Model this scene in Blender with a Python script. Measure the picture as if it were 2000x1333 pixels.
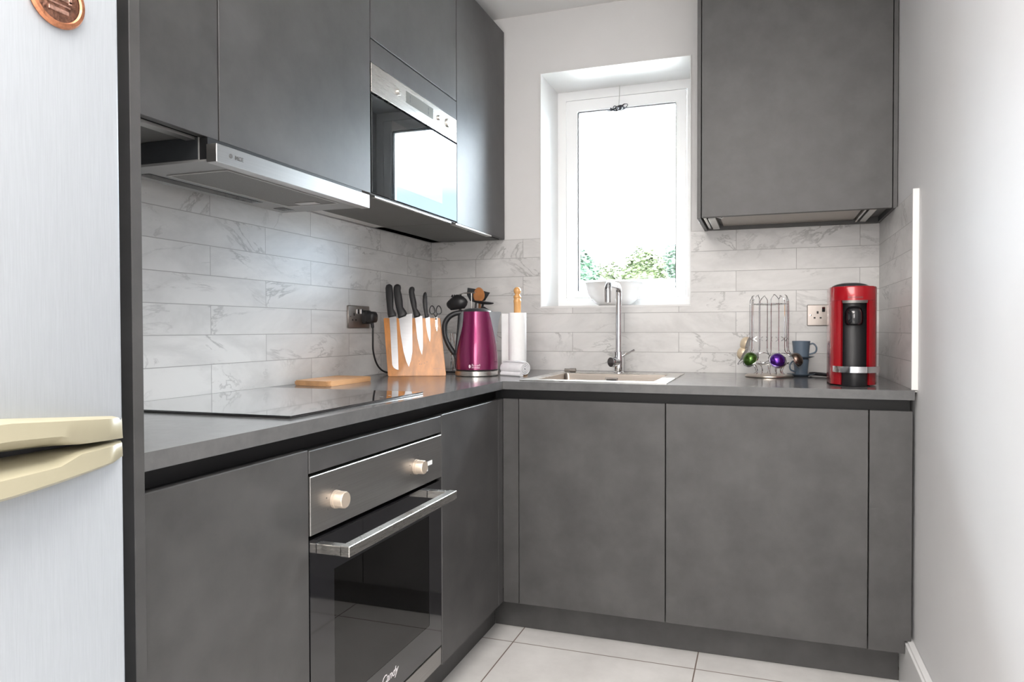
import bpy, bmesh, math, random
from mathutils import Vector, Matrix, noise

# ------------------------------------------------------------------ camera, world, lights, exposure
S = bpy.context.scene
C = S.collection
for o in list(bpy.data.objects): bpy.data.objects.remove(o)

cam_d = bpy.data.cameras.new('camera'); cam = bpy.data.objects.new('camera', cam_d); C.objects.link(cam)
RT = Vector((0.94954736, 0.31361771, -0.0019318)); UP = Vector((-0.00348664, 0.0167154, 0.99985421)); FW = Vector((-0.31360428, 0.94940219, -0.01696553))
m = Matrix((RT, UP, -FW)).transposed().to_4x4(); m.translation = (1.4758, -2.9057, 1.0897)
cam.matrix_world = m
cam_d.sensor_width = 36; cam_d.lens = 1345.94*36/2000; cam_d.shift_x = -0.02424; cam_d.clip_start = 0.05
S.camera = cam

w = bpy.data.worlds.new('world'); S.world = w; w.use_nodes = True
nt = w.node_tree; bg = nt.nodes['Background']
tc = nt.nodes.new('ShaderNodeTexCoord'); sx = nt.nodes.new('ShaderNodeSeparateXYZ'); rp = nt.nodes.new('ShaderNodeValToRGB')
nt.links.new(tc.outputs['Generated'], sx.inputs[0]); nt.links.new(sx.outputs['Z'], rp.inputs[0]); nt.links.new(rp.outputs[0], bg.inputs['Color'])
rp.color_ramp.elements[0].position = 0.19; rp.color_ramp.elements[0].color = (.112, .140, .168, 1)
rp.color_ramp.elements[1].position = 0.38; rp.color_ramp.elements[1].color = (.86, .94, 1, 1)
sky_gain = nt.nodes.new('ShaderNodeMapRange')            # sky strength raised to the right of the window, added to light the left wall
sky_gain.inputs['From Min'].default_value = .56; sky_gain.inputs['From Max'].default_value = .85; sky_gain.inputs['To Min'].default_value = 50.0; sky_gain.inputs['To Max'].default_value = 105.0
nt.links.new(sx.outputs['X'], sky_gain.inputs[0]); nt.links.new(sky_gain.outputs[0], bg.inputs['Strength'])

def light(name, kind, loc, rot, power, **k):
    d = bpy.data.lights.new(name, kind); d.energy = power
    for a, b in k.items(): setattr(d, a, b)
    o = bpy.data.objects.new(name, d); o.location = loc; o.rotation_euler = rot; C.objects.link(o); return o
R_ = math.radians
sun = light('sun', 'SUN', (-4, 3, 8), (0, 0, 0), 9.0, angle=R_(0.6), color=(1, .95, .86))
sun.rotation_euler = Vector((1.0, -0.10, -0.75)).to_track_quat('-Z', 'Y').to_euler()
po = light('window_portal', 'AREA', (.86, .33, 1.70), (R_(-90), 0, 0), 1, shape='RECTANGLE', size=.66, size_y=1.05); po.data.cycles.is_portal = True
light('rear_fill', 'AREA', (1.45, -4.60, 1.55), (R_(90), 0, R_(38)), 29, shape='RECTANGLE', size=1.5, size_y=1.3, color=(1, .97, .94))  # added soft fill lamp behind the camera; the rear wall has no opening
light('ceiling_fill', 'AREA', (1.10, -3.25, 2.46), (0, 0, 0), 58, shape='RECTANGLE', size=1.3, size_y=2.4, color=(1, .955, .91))  # added overhead fill lamp out of view, no fitting modelled

S.view_settings.view_transform = 'Standard'; S.view_settings.look = 'None'; S.view_settings.gamma = 1
S.view_settings.use_curve_mapping = False; S.view_settings.exposure = 0.78

# ------------------------------------------------------------------ materials
def new_mat(name):
    mt = bpy.data.materials.new(name); mt.use_nodes = True
    return mt, mt.node_tree, mt.node_tree.nodes['Principled BSDF']
def pm(name, col, rough=.5, metal=0, var=.0, scale=8, bump=0, bscale=60, coat=0, stretch=(1, 1, 1), rvar=0, spec=.5):
    mt, t, b = new_mat(name); n = t.nodes; l = t.links
    b.inputs['Base Color'].default_value = (*col, 1); b.inputs['Roughness'].default_value = rough; b.inputs['Metallic'].default_value = metal
    b.inputs['Coat Weight'].default_value = coat; b.inputs['Coat Roughness'].default_value = .05; b.inputs['Specular IOR Level'].default_value = spec
    tc = n.new('ShaderNodeTexCoord'); mp = n.new('ShaderNodeMapping'); mp.inputs['Scale'].default_value = stretch; l.new(tc.outputs['Object'], mp.inputs[0])
    ns = n.new('ShaderNodeTexNoise'); ns.inputs['Scale'].default_value = scale; ns.inputs['Detail'].default_value = 6; ns.inputs['Roughness'].default_value = .6; l.new(mp.outputs[0], ns.inputs[0])
    if var:
        r = n.new('ShaderNodeValToRGB'); l.new(ns.outputs[0], r.inputs[0])
        r.color_ramp.elements[0].position = .3; r.color_ramp.elements[1].position = .7
        r.color_ramp.elements[0].color = (*[c*(1-var) for c in col], 1); r.color_ramp.elements[1].color = (*[min(1, c*(1+var)) for c in col], 1)
        l.new(r.outputs[0], b.inputs['Base Color'])
    if rvar:
        mr = n.new('ShaderNodeMapRange'); mr.inputs['To Min'].default_value = rough-rvar; mr.inputs['To Max'].default_value = rough+rvar
        l.new(ns.outputs[0], mr.inputs[0]); l.new(mr.outputs[0], b.inputs['Roughness'])
    if bump:
        n2 = n.new('ShaderNodeTexNoise'); n2.inputs['Scale'].default_value = bscale; n2.inputs['Detail'].default_value = 4; l.new(mp.outputs[0], n2.inputs[0])
        bp = n.new('ShaderNodeBump'); bp.inputs['Strength'].default_value = bump; bp.inputs['Distance'].default_value = .002
        l.new(n2.outputs[0], bp.inputs['Height']); l.new(bp.outputs[0], b.inputs['Normal'])
    return mt
M = {}
M['cab'] = pm('dark_concrete_laminate', (.056, .0545, .0545), .50, var=.26, scale=8, bump=.05, bscale=140, rvar=.05, spec=.65)
M['carcass'] = pm('grey_carcass', (.13, .127, .122), .5, var=.05)
M['worktop'] = pm('grey_worktop', (.12, .12, .122), .15, var=.10, scale=30, rvar=.05, bump=.03, bscale=200)
M['edge'] = pm('worktop_edge', (.135, .13, .13), .5, var=.12, scale=60)
M['alu'] = pm('aluminium', (.62, .61, .59), .35, 1)
M['black'] = pm('matt_black', (.008, .008, .009), .5, var=.05)
M['plastic'] = pm('black_plastic', (.016, .016, .018), .38, var=.05, bump=.05, bscale=300)
M['gloss_black'] = pm('gloss_black', (.010, .010, .012), .05, coat=.6)
M['hobglass'] = pm('ceramic_hob_glass', (.012, .012, .013), .025, coat=1, spec=1.0)
def coated(name, col):
    mt = bpy.data.materials.new(name); mt.use_nodes = True; t = mt.node_tree; t.nodes.clear()
    o = t.nodes.new('ShaderNodeOutputMaterial'); gl = t.nodes.new('ShaderNodeBsdfGlossy'); gl.inputs['Roughness'].default_value = .02; gl.inputs[0].default_value = (*col, 1)
    t.links.new(gl.outputs[0], o.inputs[0]); return mt
M['mwglass'] = coated('mirror_door_glass', (.088, .093, .098))
M['mwglass2'] = coated('mirror_door_window', (.115, .115, .115))
M['steel'] = pm('brushed_steel', (.62, .60, .57), .28, 1, var=.02, scale=14, stretch=(1, 1, 40), rvar=.05)
M['steel_dark'] = pm('oven_steel', (.33, .32, .31), .33, .9, var=.08, scale=10, stretch=(1, .3, 30), rvar=.05)
M['steel_hood'] = pm('hood_steel', (.62, .61, .60), .33, 1, var=.05, scale=10, stretch=(1, .5, 30))
M['hoodpaint'] = pm('hood_grey_paint', (.36, .36, .355), .4, .3, var=.03)
M['mesh'] = pm('grease_filter_mesh', (.24, .235, .225), .5, .5, var=.15, scale=400)
M['chrome'] = pm('chrome', (.80, .80, .82), .06, 1)
M['knob'] = pm('champagne_knob', (.66, .56, .46), .35, .6, var=.03)
M['wall'] = pm('wall_paint', (.70, .69, .685), .6, var=.02, scale=3, bump=.05, bscale=90)
M['wall_r'] = pm('wall_paint_right', (.67, .668, .675), .5, var=.03, scale=2, bump=.08, bscale=50)
M['ceil'] = pm('ceiling_paint', (.82, .81, .80), .7, var=.01, scale=2)
M['white'] = pm('white_upvc', (.92, .92, .92), .3, var=.01)
M['trim'] = pm('white_trim', (.74, .73, .72), .35, var=.01)
M['base'] = pm('skirting_gloss', (.72, .72, .72), .3, var=.02)
M['gasket'] = pm('gasket', (.02, .02, .022), .6)
M['fridge'] = pm('pale_silver_door', (.38, .405, .435), .33, .1, var=.05, scale=22, stretch=(1, 30, 1), rvar=.05)
M['fbody'] = pm('fridge_body', (.45, .47, .5), .5)
M['cream'] = pm('cream_plastic', (.36, .33, .235), .36, var=.02, scale=3)
M['copper'] = pm('embossed_copper', (.20, .10, .07), .45, .8, var=.7, scale=150, bump=.9, bscale=160)
M['copper_rim'] = pm('copper_rim', (.52, .22, .12), .38, .9, var=.35, scale=120, bump=.4, bscale=150)
M['relief'] = pm('worn_relief', (.42, .25, .20), .4, .8, var=.5, scale=200)
M['bamboo'] = pm('bamboo_block', (.58, .225, .045), .4, var=.28, scale=14, stretch=(2.2, 2.2, .25), coat=.25)
M['board'] = pm('beech_board', (.62, .34, .16), .45, var=.16, scale=16, stretch=(2, .3, 2))
M['pine'] = pm('varnished_pine', (.68, .36, .13), .3, var=.12, scale=18, stretch=(3, 3, .4), coat=.3)
M['spoon'] = pm('wooden_spoon', (.42, .165, .05), .4, var=.2, scale=30, coat=.2)
M['blade'] = pm('knife_blade', (.33, .33, .34), .34, 1, var=.05, scale=20, stretch=(1, 1, 8), rvar=.06)
M['handle'] = pm('knife_handle', (.022, .022, .024), .45, bump=.1, bscale=400)
M['paper'] = pm('kitchen_paper', (.86, .86, .86), .9, var=.02, scale=40, bump=.25, bscale=200)
M['towel'] = pm('white_terry', (.84, .84, .87), .95, var=.04, scale=80, bump=.9, bscale=500)
M['kettle'] = pm('magenta_enamel', (.21, .012, .085), .22, .55, coat=.6)
M['greyplastic'] = pm('grey_plastic', (.30, .32, .34), .3, coat=.2)
M['lid'] = pm('dark_lid', (.035, .038, .042), .3)
M['ceramic'] = pm('white_ceramic', (.84, .83, .82), .15, coat=.5)
M['cup'] = pm('blue_grey_ceramic', (.115, .155, .205), .4, var=.06, scale=10)
M['red'] = pm('red_gloss', (.33, .002, .008), .2, .15, coat=.4)
M['redside'] = M['red']
M['green'] = pm('green_foil', (.07, .16, .025), .25, .8, coat=.4)
M['purple'] = pm('purple_foil', (.10, .02, .30), .22, .8, coat=.4)
M['brown'] = pm('brown_foil', (.13, .09, .07), .25, .8, coat=.4)
M['creamfoil'] = pm('cream_foil', (.70, .58, .42), .35, .3)
M['nickel'] = pm('brushed_nickel', (.36, .325, .30), .38, 1, var=.04, scale=10, stretch=(20, 20, 1))
M['satin'] = pm('satin_base', (.62, .55, .48), .28, 1)
M['sinkbowl'] = pm('sink_bowl_steel', (.36, .32, .285), .30, 1, var=.05, scale=12, stretch=(1, 1, 20))
M['dark_slot'] = pm('dark_slot', (.02, .02, .02), .6)
M['panelbeige'] = pm('unit_underside', (.42, .38, .34), .35, .5, var=.03)
M['label'] = pm('white_label', (.85, .85, .85), .6)
M['mark'] = pm('dark_mark', (.10, .10, .10), .6)
M['whitemark'] = pm('white_mark', (.75, .72, .74), .5)
M['pinkmark'] = pm('pale_mark', (.80, .66, .74), .5)
M['greymark'] = pm('grey_mark', (.35, .35, .35), .5)
M['ovenint'] = pm('oven_interior', (.20, .20, .20), .5, var=.1)
M['lcd'] = pm('lcd', (.17, .17, .155), .5, spec=.3)
M['coping'] = pm('grey_coping', (.03, .032, .036), .7, var=.1)
M['render'] = pm('white_render', (.75, .75, .75), .8, var=.04)
M['paving'] = pm('pale_paving', (.36, .35, .33), .9, var=.2, scale=2)
M['bark'] = pm('bark', (.10, .07, .05), .9, var=.3, scale=12)
M['wire'] = pm('beaded_chain', (.10, .10, .115), .35, .7)
M['cordw'] = pm('white_cord', (.6, .6, .58), .6)
M['leafA'] = pm('leaf_green', (.022, .048, .026), .6, var=.5, scale=1.6)
M['leafB'] = pm('leaf_yellow_green', (.042, .055, .02), .6, var=.5, scale=1.6)

def glass(name, tint=(.97, .98, .98), ior=1.45):
    mt = bpy.data.materials.new(name); mt.use_nodes = True; t = mt.node_tree; t.nodes.clear()
    o = t.nodes.new('ShaderNodeOutputMaterial'); mx = t.nodes.new('ShaderNodeMixShader'); tr = t.nodes.new('ShaderNodeBsdfTransparent')
    gl = t.nodes.new('ShaderNodeBsdfGlossy'); fr = t.nodes.new('ShaderNodeFresnel')
    tr.inputs[0].default_value = (*tint, 1); gl.inputs['Roughness'].default_value = .01; fr.inputs[0].default_value = ior
    t.links.new(fr.outputs[0], mx.inputs[0]); t.links.new(tr.outputs[0], mx.inputs[1]); t.links.new(gl.outputs[0], mx.inputs[2]); t.links.new(mx.outputs[0], o.inputs[0])
    return mt
M['glass'] = glass('window_glass')
M['ovenglass'] = glass('smoked_oven_glass', (.82, .82, .83), 1.7)

def tile_mat(name, axis, joint, width, base=(.70, .69, .68), rowh=.0832, z0=.9095, warm=0):
    mt, t, b = new_mat(name); n = t.nodes; l = t.links
    tc = n.new('ShaderNodeTexCoord'); sp = n.new('ShaderNodeSeparateXYZ'); l.new(tc.outputs['Object'], sp.inputs[0])
    au = n.new('ShaderNodeMath'); au.operation = 'ADD'; au.inputs[1].default_value = -joint+width/2 + 20*width; l.new(sp.outputs[axis], au.inputs[0])
    av = n.new('ShaderNodeMath'); av.operation = 'ADD'; av.inputs[1].default_value = -z0; l.new(sp.outputs['Z'], av.inputs[0])
    cb = n.new('ShaderNodeCombineXYZ'); l.new(au.outputs[0], cb.inputs[0]); l.new(av.outputs[0], cb.inputs[1])
    br = n.new('ShaderNodeTexBrick'); br.offset = .5; br.offset_frequency = 2
    br.inputs['Color1'].default_value = (0, 0, 0, 1); br.inputs['Color2'].default_value = (1, 1, 1, 1); br.inputs['Mortar'].default_value = (0, 0, 0, 1)
    br.inputs['Scale'].default_value = 1; br.inputs['Brick Width'].default_value = width; br.inputs['Row Height'].default_value = rowh
    br.inputs['Mortar Size'].default_value = .0011; br.inputs['Mortar Smooth'].default_value = .15; br.inputs['Bias'].default_value = 0
    l.new(cb.outputs[0], br.inputs[0])
    sc = n.new('ShaderNodeMath'); sc.operation = 'MULTIPLY'; sc.inputs[1].default_value = 37.0; l.new(br.outputs['Color'], sc.inputs[0])
    # veins: distorted noise, thin band around .5, different on every tile
    def vein(scale, lo, hi, dist, stretch):
        mp = n.new('ShaderNodeMapping'); mp.inputs['Scale'].default_value = stretch; mp.inputs['Rotation'].default_value = (0, 0, R_(28)); l.new(cb.outputs[0], mp.inputs[0])
        ns = n.new('ShaderNodeTexNoise'); ns.noise_dimensions = '4D'; ns.inputs['Scale'].default_value = scale; ns.inputs['Detail'].default_value = 7
        ns.inputs['Distortion'].default_value = dist; ns.inputs['Roughness'].default_value = .62
        l.new(mp.outputs[0], ns.inputs['Vector']); l.new(sc.outputs[0], ns.inputs['W'])
        s = n.new('ShaderNodeMath'); s.operation = 'SUBTRACT'; s.inputs[1].default_value = .5; l.new(ns.outputs[0], s.inputs[0])
        a = n.new('ShaderNodeMath'); a.operation = 'ABSOLUTE'; l.new(s.outputs[0], a.inputs[0])
        mr = n.new('ShaderNodeMapRange'); mr.inputs['From Min'].default_value = lo; mr.inputs['From Max'].default_value = hi; mr.inputs['To Min'].default_value = 1; mr.inputs['To Max'].default_value = 0
        l.new(a.outputs[0], mr.inputs[0]); return mr
    v1 = vein(2.6, 0, .02, 1.2, (1, 2.2, 1)); v2 = vein(1.7, 0, .10, .6, (1, 2.4, 1))
    msk = n.new('ShaderNodeTexNoise'); msk.noise_dimensions = '4D'; msk.inputs['Scale'].default_value = 5; l.new(cb.outputs[0], msk.inputs['Vector']); l.new(sc.outputs[0], msk.inputs['W'])
    mk = n.new('ShaderNodeMapRange'); mk.inputs['From Min'].default_value = .45; mk.inputs['From Max'].default_value = .65; l.new(msk.outputs[0], mk.inputs[0])
    p1 = n.new('ShaderNodeMath'); p1.operation = 'MULTIPLY'; l.new(v1.outputs[0], p1.inputs[0]); l.new(mk.outputs[0], p1.inputs[1])
    c1 = n.new('ShaderNodeMix'); c1.data_type = 'RGBA'; c1.inputs['A'].default_value = (*base, 1); c1.inputs['B'].default_value = (*[x*.72 for x in base], 1)
    f1 = n.new('ShaderNodeMath'); f1.operation = 'MULTIPLY'; f1.inputs[1].default_value = .5; l.new(v2.outputs[0], f1.inputs[0]); l.new(f1.outputs[0], c1.inputs['Factor'])
    c2 = n.new('ShaderNodeMix'); c2.data_type = 'RGBA'; c2.inputs['B'].default_value = (*[x*.48 for x in base], 1); l.new(c1.outputs['Result'], c2.inputs['A'])
    f2 = n.new('ShaderNodeMath'); f2.operation = 'MULTIPLY'; f2.inputs[1].default_value = .85; l.new(p1.outputs[0], f2.inputs[0]); l.new(f2.outputs[0], c2.inputs['Factor'])
    c3 = n.new('ShaderNodeMix'); c3.data_type = 'RGBA'; c3.inputs['B'].default_value = (.36, .35, .345, 1); l.new(c2.outputs['Result'], c3.inputs['A']); l.new(br.outputs['Fac'], c3.inputs['Factor'])
    l.new(c3.outputs['Result'], b.inputs['Base Color']); b.inputs['Roughness'].default_value = .32
    bn = n.new('ShaderNodeTexNoise'); bn.inputs['Scale'].default_value = 14; bn.inputs['Detail'].default_value = 3
    mp = n.new('ShaderNodeMapping'); mp.inputs['Scale'].default_value = (.6, 4, 1); l.new(cb.outputs[0], mp.inputs[0]); l.new(mp.outputs[0], bn.inputs[0])
    hs = n.new('ShaderNodeMath'); hs.operation = 'MULTIPLY_ADD'; hs.inputs[1].default_value = -1.0; l.new(br.outputs['Fac'], hs.inputs[0])
    hb = n.new('ShaderNodeMath'); hb.operation = 'MULTIPLY'; hb.inputs[1].default_value = .35; l.new(bn.outputs[0], hb.inputs[0]); l.new(hb.outputs[0], hs.inputs[2])
    bp = n.new('ShaderNodeBump'); bp.inputs['Strength'].default_value = .5; bp.inputs['Distance'].default_value = .0015; l.new(hs.outputs[0], bp.inputs['Height']); l.new(bp.outputs[0], b.inputs['Normal'])
    return mt
M['tileL'] = tile_mat('marble_tile_left', 'Y', -1.355, .451)
M['tileB'] = tile_mat('marble_tile_back', 'X', .452, .457)
M['tileR'] = tile_mat('marble_tile_right', 'Y', -.444, .451)

def floor_mat():
    mt, t, b = new_mat('floor_tile'); n = t.nodes; l = t.links
    tc = n.new('ShaderNodeTexCoord'); mp = n.new('ShaderNodeMapping'); mp.inputs['Location'].default_value = (-.648+6.2, .669+6.2, 0); l.new(tc.outputs['Object'], mp.inputs[0])
    br = n.new('ShaderNodeTexBrick'); br.offset = 0; br.inputs['Scale'].default_value = 1; br.inputs['Brick Width'].default_value = .62; br.inputs['Row Height'].default_value = .62
    br.inputs['Mortar Size'].default_value = .0022; br.inputs['Mortar Smooth'].default_value = .1; l.new(mp.outputs[0], br.inputs[0])
    ns = n.new('ShaderNodeTexNoise'); ns.inputs['Scale'].default_value = 5; ns.inputs['Detail'].default_value = 8; ns.inputs['Roughness'].default_value = .65; l.new(tc.outputs['Object'], ns.inputs[0])
    r = n.new('ShaderNodeValToRGB'); l.new(ns.outputs[0], r.inputs[0]); r.color_ramp.elements[0].position = .3; r.color_ramp.elements[1].position = .68
    r.color_ramp.elements[0].color = (.66, .645, .63, 1); r.color_ramp.elements[1].color = (.80, .785, .77, 1)
    mx = n.new('ShaderNodeMix'); mx.data_type = 'RGBA'; mx.inputs['B'].default_value = (.22, .17, .145, 1)
    l.new(r.outputs[0], mx.inputs['A']); l.new(br.outputs['Fac'], mx.inputs['Factor']); l.new(mx.outputs['Result'], b.inputs['Base Color'])
    b.inputs['Roughness'].default_value = .35
    return mt
M['floor'] = floor_mat()

# ------------------------------------------------------------------ mesh helpers
WO = {}
def bx(bm, x0, x1, y0, y1, z0, z1, bev=0, seg=1):
    r = bmesh.ops.create_cube(bm, size=1); v = r['verts']
    for a in v: a.co = Vector(((x0+x1)/2+a.co.x*(x1-x0), (y0+y1)/2+a.co.y*(y1-y0), (z0+z1)/2+a.co.z*(z1-z0)))
    if bev:
        e = list({e for a in v for e in a.link_edges}); bmesh.ops.bevel(bm, geom=e, offset=bev, segments=seg, affect='EDGES', profile=.5)
    return bm
def B(*a, bev=0, seg=1): return bx(bmesh.new(), *a, bev=bev, seg=seg)
def frame_for(d):
    d = d.normalized(); u = Vector((0, 0, 1)) if abs(d.z) < .9 else Vector((1, 0, 0))
    a = d.cross(u).normalized(); return a, a.cross(d).normalized()
def tube(bm, pts, r, seg=8, closed=False, flat=1.0):
    pts = [Vector(p) for p in pts]; n = len(pts); rr = r if isinstance(r, (list, tuple)) else [r]*n
    rings = []; a = None
    for i, p in enumerate(pts):
        if closed: d = pts[(i+1) % n]-pts[i-1]
        else: d = pts[min(i+1, n-1)]-pts[max(i-1, 0)]
        d.normalize()
        if a is None: a, b = frame_for(d)
        else:
            a = (a-d*a.dot(d)).normalized(); b = a.cross(d).normalized()
        rings.append([bm.verts.new(p+(a*math.cos(2*math.pi*k/seg)*flat+b*math.sin(2*math.pi*k/seg))*rr[i]) for k in range(seg)])
    m = n if closed else n-1
    for i in range(m):
        q, s = rings[i], rings[(i+1) % n]
        for k in range(seg): bm.faces.new((q[k], q[(k+1) % seg], s[(k+1) % seg], s[k]))
    if not closed:
        bm.faces.new(rings[0][::-1]); bm.faces.new(rings[-1])
    return bm
def cr(pts, n=6, closed=False):
    P = [Vector(p) for p in pts]; out = []; L = len(P)
    for i in range(L if closed else L-1):
        p0 = P[(i-1) % L] if closed or i > 0 else P[0]; p1 = P[i]; p2 = P[(i+1) % L]; p3 = P[(i+2) % L] if closed or i < L-2 else P[-1]
        for k in range(n):
            t = k/n; out.append(.5*((2*p1)+(p2-p0)*t+(2*p0-5*p1+4*p2-p3)*t*t+(3*p1-p0-3*p2+p3)*t**3))
    if not closed: out.append(P[-1])
    return out
def lathe(bm, prof, c=(0, 0, 0), seg=32, mat=None, a0=0, a1=360, cap=True):
    full = abs(a1-a0) >= 360; rings = []; cnt = seg if full else seg+1
    for r, z in prof:
        ring = []
        for k in range(cnt):
            a = R_(a0+(a1-a0)*k/seg); p = Vector((r*math.cos(a), r*math.sin(a), z))
            if mat is not None: p = mat @ p
            ring.append(bm.verts.new(p+Vector(c)))
        rings.append(ring)
    for i in range(len(prof)-1):
        for k in range(seg if full else seg):
            k2 = (k+1) % cnt if full else k+1
            bm.faces.new((rings[i][k], rings[i][k2], rings[i+1][k2], rings[i+1][k]))
    if cap and full:
        if prof[0][0] > 1e-5: bm.faces.new(rings[0][::-1])
        if prof[-1][0] > 1e-5: bm.faces.new(rings[-1])
    return bm
def prism(bm, pts, vec):
    vec = Vector(vec); lo = [bm.verts.new(Vector(p)) for p in pts]; hi = [bm.verts.new(Vector(p)+vec) for p in pts]; n = len(pts)
    bm.faces.new(lo[::-1]); bm.faces.new(hi)
    for i in range(n): bm.faces.new((lo[i], lo[(i+1) % n], hi[(i+1) % n], hi[i]))
    return bm
def loft(bm, secs, caps=True):
    rings = [[bm.verts.new(Vector(p)) for p in s] for s in secs]; n = len(secs[0])
    for i in range(len(rings)-1):
        for k in range(n): bm.faces.new((rings[i][k], rings[i][(k+1) % n], rings[i+1][(k+1) % n], rings[i+1][k]))
    if caps: bm.faces.new(rings[0][::-1]); bm.faces.new(rings[-1])
    return bm
def slab(bm, us, vs, keep, w0, w1, fn):
    """grid slab with holes: fn(u,v,w)->xyz"""
    vt = {}
    def V(i, j, k):
        if (i, j, k) not in vt: vt[i, j, k] = bm.verts.new(fn(us[i], vs[j], (w0, w1)[k]))
        return vt[i, j, k]
    K = lambda i, j: 0 <= i < len(us)-1 and 0 <= j < len(vs)-1 and keep(i, j)
    for i in range(len(us)-1):
        for j in range(len(vs)-1):
            if not K(i, j): continue
            bm.faces.new((V(i, j, 0), V(i, j+1, 0), V(i+1, j+1, 0), V(i+1, j, 0))); bm.faces.new((V(i, j, 1), V(i+1, j, 1), V(i+1, j+1, 1), V(i, j+1, 1)))
            if not K(i-1, j): bm.faces.new((V(i, j, 0), V(i, j, 1), V(i, j+1, 1), V(i, j+1, 0)))
            if not K(i+1, j): bm.faces.new((V(i+1, j, 0), V(i+1, j+1, 0), V(i+1, j+1, 1), V(i+1, j, 1)))
            if not K(i, j-1): bm.faces.new((V(i, j, 0), V(i+1, j, 0), V(i+1, j, 1), V(i, j, 1)))
            if not K(i, j+1): bm.faces.new((V(i, j+1, 0), V(i, j+1, 1), V(i+1, j+1, 1), V(i+1, j+1, 0)))
    return bm
def part(name, bm, mat, parent=None, smooth=False, label=None, loc=None, angle=40):
    bmesh.ops.recalc_face_normals(bm, faces=bm.faces)
    me = bpy.data.meshes.new(name); bm.to_mesh(me); bm.free(); me.materials.append(M[mat] if isinstance(mat, str) else mat)
    o = bpy.data.objects.new(name, me); C.objects.link(o)
    org = Vector(WO[parent.name]) if parent else Vector(loc or (0, 0, 0))
    me.transform(Matrix.Translation(-org))
    if parent: o.parent = parent
    else: o.location = org
    WO[o.name] = org
    if smooth:
        me.polygons.foreach_set('use_smooth', [True]*len(me.polygons))
        if angle < 180: me.set_sharp_from_angle(angle=R_(angle))
    if label: o['label'] = label
    return o
def thing(name, label, cat, loc=(0, 0, 0), group=None):
    o = bpy.data.objects.new(name, None); o.location = loc; o.empty_display_size = .05; C.objects.link(o); WO[o.name] = Vector(loc)
    o['label'] = label; o['category'] = cat
    if group: o['group'] = group
    return o
def tag(o, label, cat, group=None):
    o['label'] = label; o['category'] = cat
    if group: o['group'] = group
    return o
def struct(name, bm, mat, parent=None, smooth=False):
    o = part(name, bm, mat, parent, smooth)
    if not parent: o['kind'] = 'structure'
    return o
def text_bm(s, size, depth=.0003, mapf=None, matx=None, align='CENTER', shear=0, space=1):
    cu = bpy.data.curves.new('lettering', 'FONT'); cu.body = s; cu.size = size; cu.extrude = depth; cu.align_x = align; cu.align_y = 'CENTER'; cu.shear = shear; cu.space_character = space
    ob = bpy.data.objects.new('lettering', cu); C.objects.link(ob); bpy.context.view_layer.update()
    me = bpy.data.meshes.new_from_object(ob.evaluated_get(bpy.context.evaluated_depsgraph_get()))
    bpy.data.objects.remove(ob); bpy.data.curves.remove(cu)
    bm = bmesh.new(); bm.from_mesh(me); bpy.data.meshes.remove(me)
    for v in bm.verts:
        v.co = mapf(v.co) if mapf else matx @ v.co
    return bm
def axes(ex, ey, ez, t):
    mm = Matrix((Vector(ex), Vector(ey), Vector(ez))).transposed().to_4x4(); mm.translation = Vector(t); return mm
FX = lambda t: axes((0, 1, 0), (0, 0, 1), (1, 0, 0), t)      # lettering on a face looking towards +x
FY = lambda t: axes((1, 0, 0), (0, 0, 1), (0, -1, 0), t)     # lettering on a face looking towards -y

# ------------------------------------------------------------------ room shell
XR = 1.898; ZC = 2.485; YR = -4.9
struct('floor', B(-.3, 2.2, YR-.1, .32, -.08, 0), 'floor')
struct('ceiling', B(-.3, 2.2, YR-.1, .32, ZC, ZC+.1), 'ceil')
wl = struct('wall_left', B(-.3, -.008, YR-.1, .32, 0, ZC), 'wall')
struct('tiling', B(-.008, 0, -2.135, 0, .905, 1.492), 'tileL', wl)
wr = struct('wall_right', B(XR, 2.2, YR-.1, .32, 0, ZC), 'wall_r')
struct('tiling', B(1.89, XR, -.664, 0, .905, 1.492), 'tileR', wr)
X0, X1, Z0, Z1 = .533, 1.187, 1.184, 2.218
wb = struct('wall_back', slab(bmesh.new(), [-.008, X0, X1, XR], [0, Z0, Z1, ZC], lambda i, j: not (i == 1 and j == 1), .008, .32, lambda u, v, w: (u, w, v)), 'wall')
struct('tiling', slab(bmesh.new(), [0, X0, X1, 1.89], [.905, Z0, 1.492], lambda i, j: not (i == 1 and j == 1), 0, .008, lambda u, v, w: (u, w, v)), 'tileB', wb)
# white plastered lining of the reveal
struct('reveal_lining', slab(bmesh.new(), [X0, X0+.004, X1-.004, X1], [Z0, Z0+.004, Z1-.004, Z1], lambda i, j: not (i == 1 and j == 1), -.0015, .27, lambda u, v, w: (u, w, v)), 'trim', wb)
# rear wall behind the photographer
struct('wall_rear', B(-.008, XR, YR-.1, YR, 0, ZC), 'wall')
bs = bmesh.new(); bx(bs, 1.874, XR, YR, -.548, 0, .158, .001); bx(bs, 1.880, XR, YR, -.548, .156, .166, .004, 2)
struct('baseboard_right', bs, 'base')
struct('trim_1', B(1.881, XR, -.672, -.662, .911, 1.494, bev=.001), 'trim')

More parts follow.
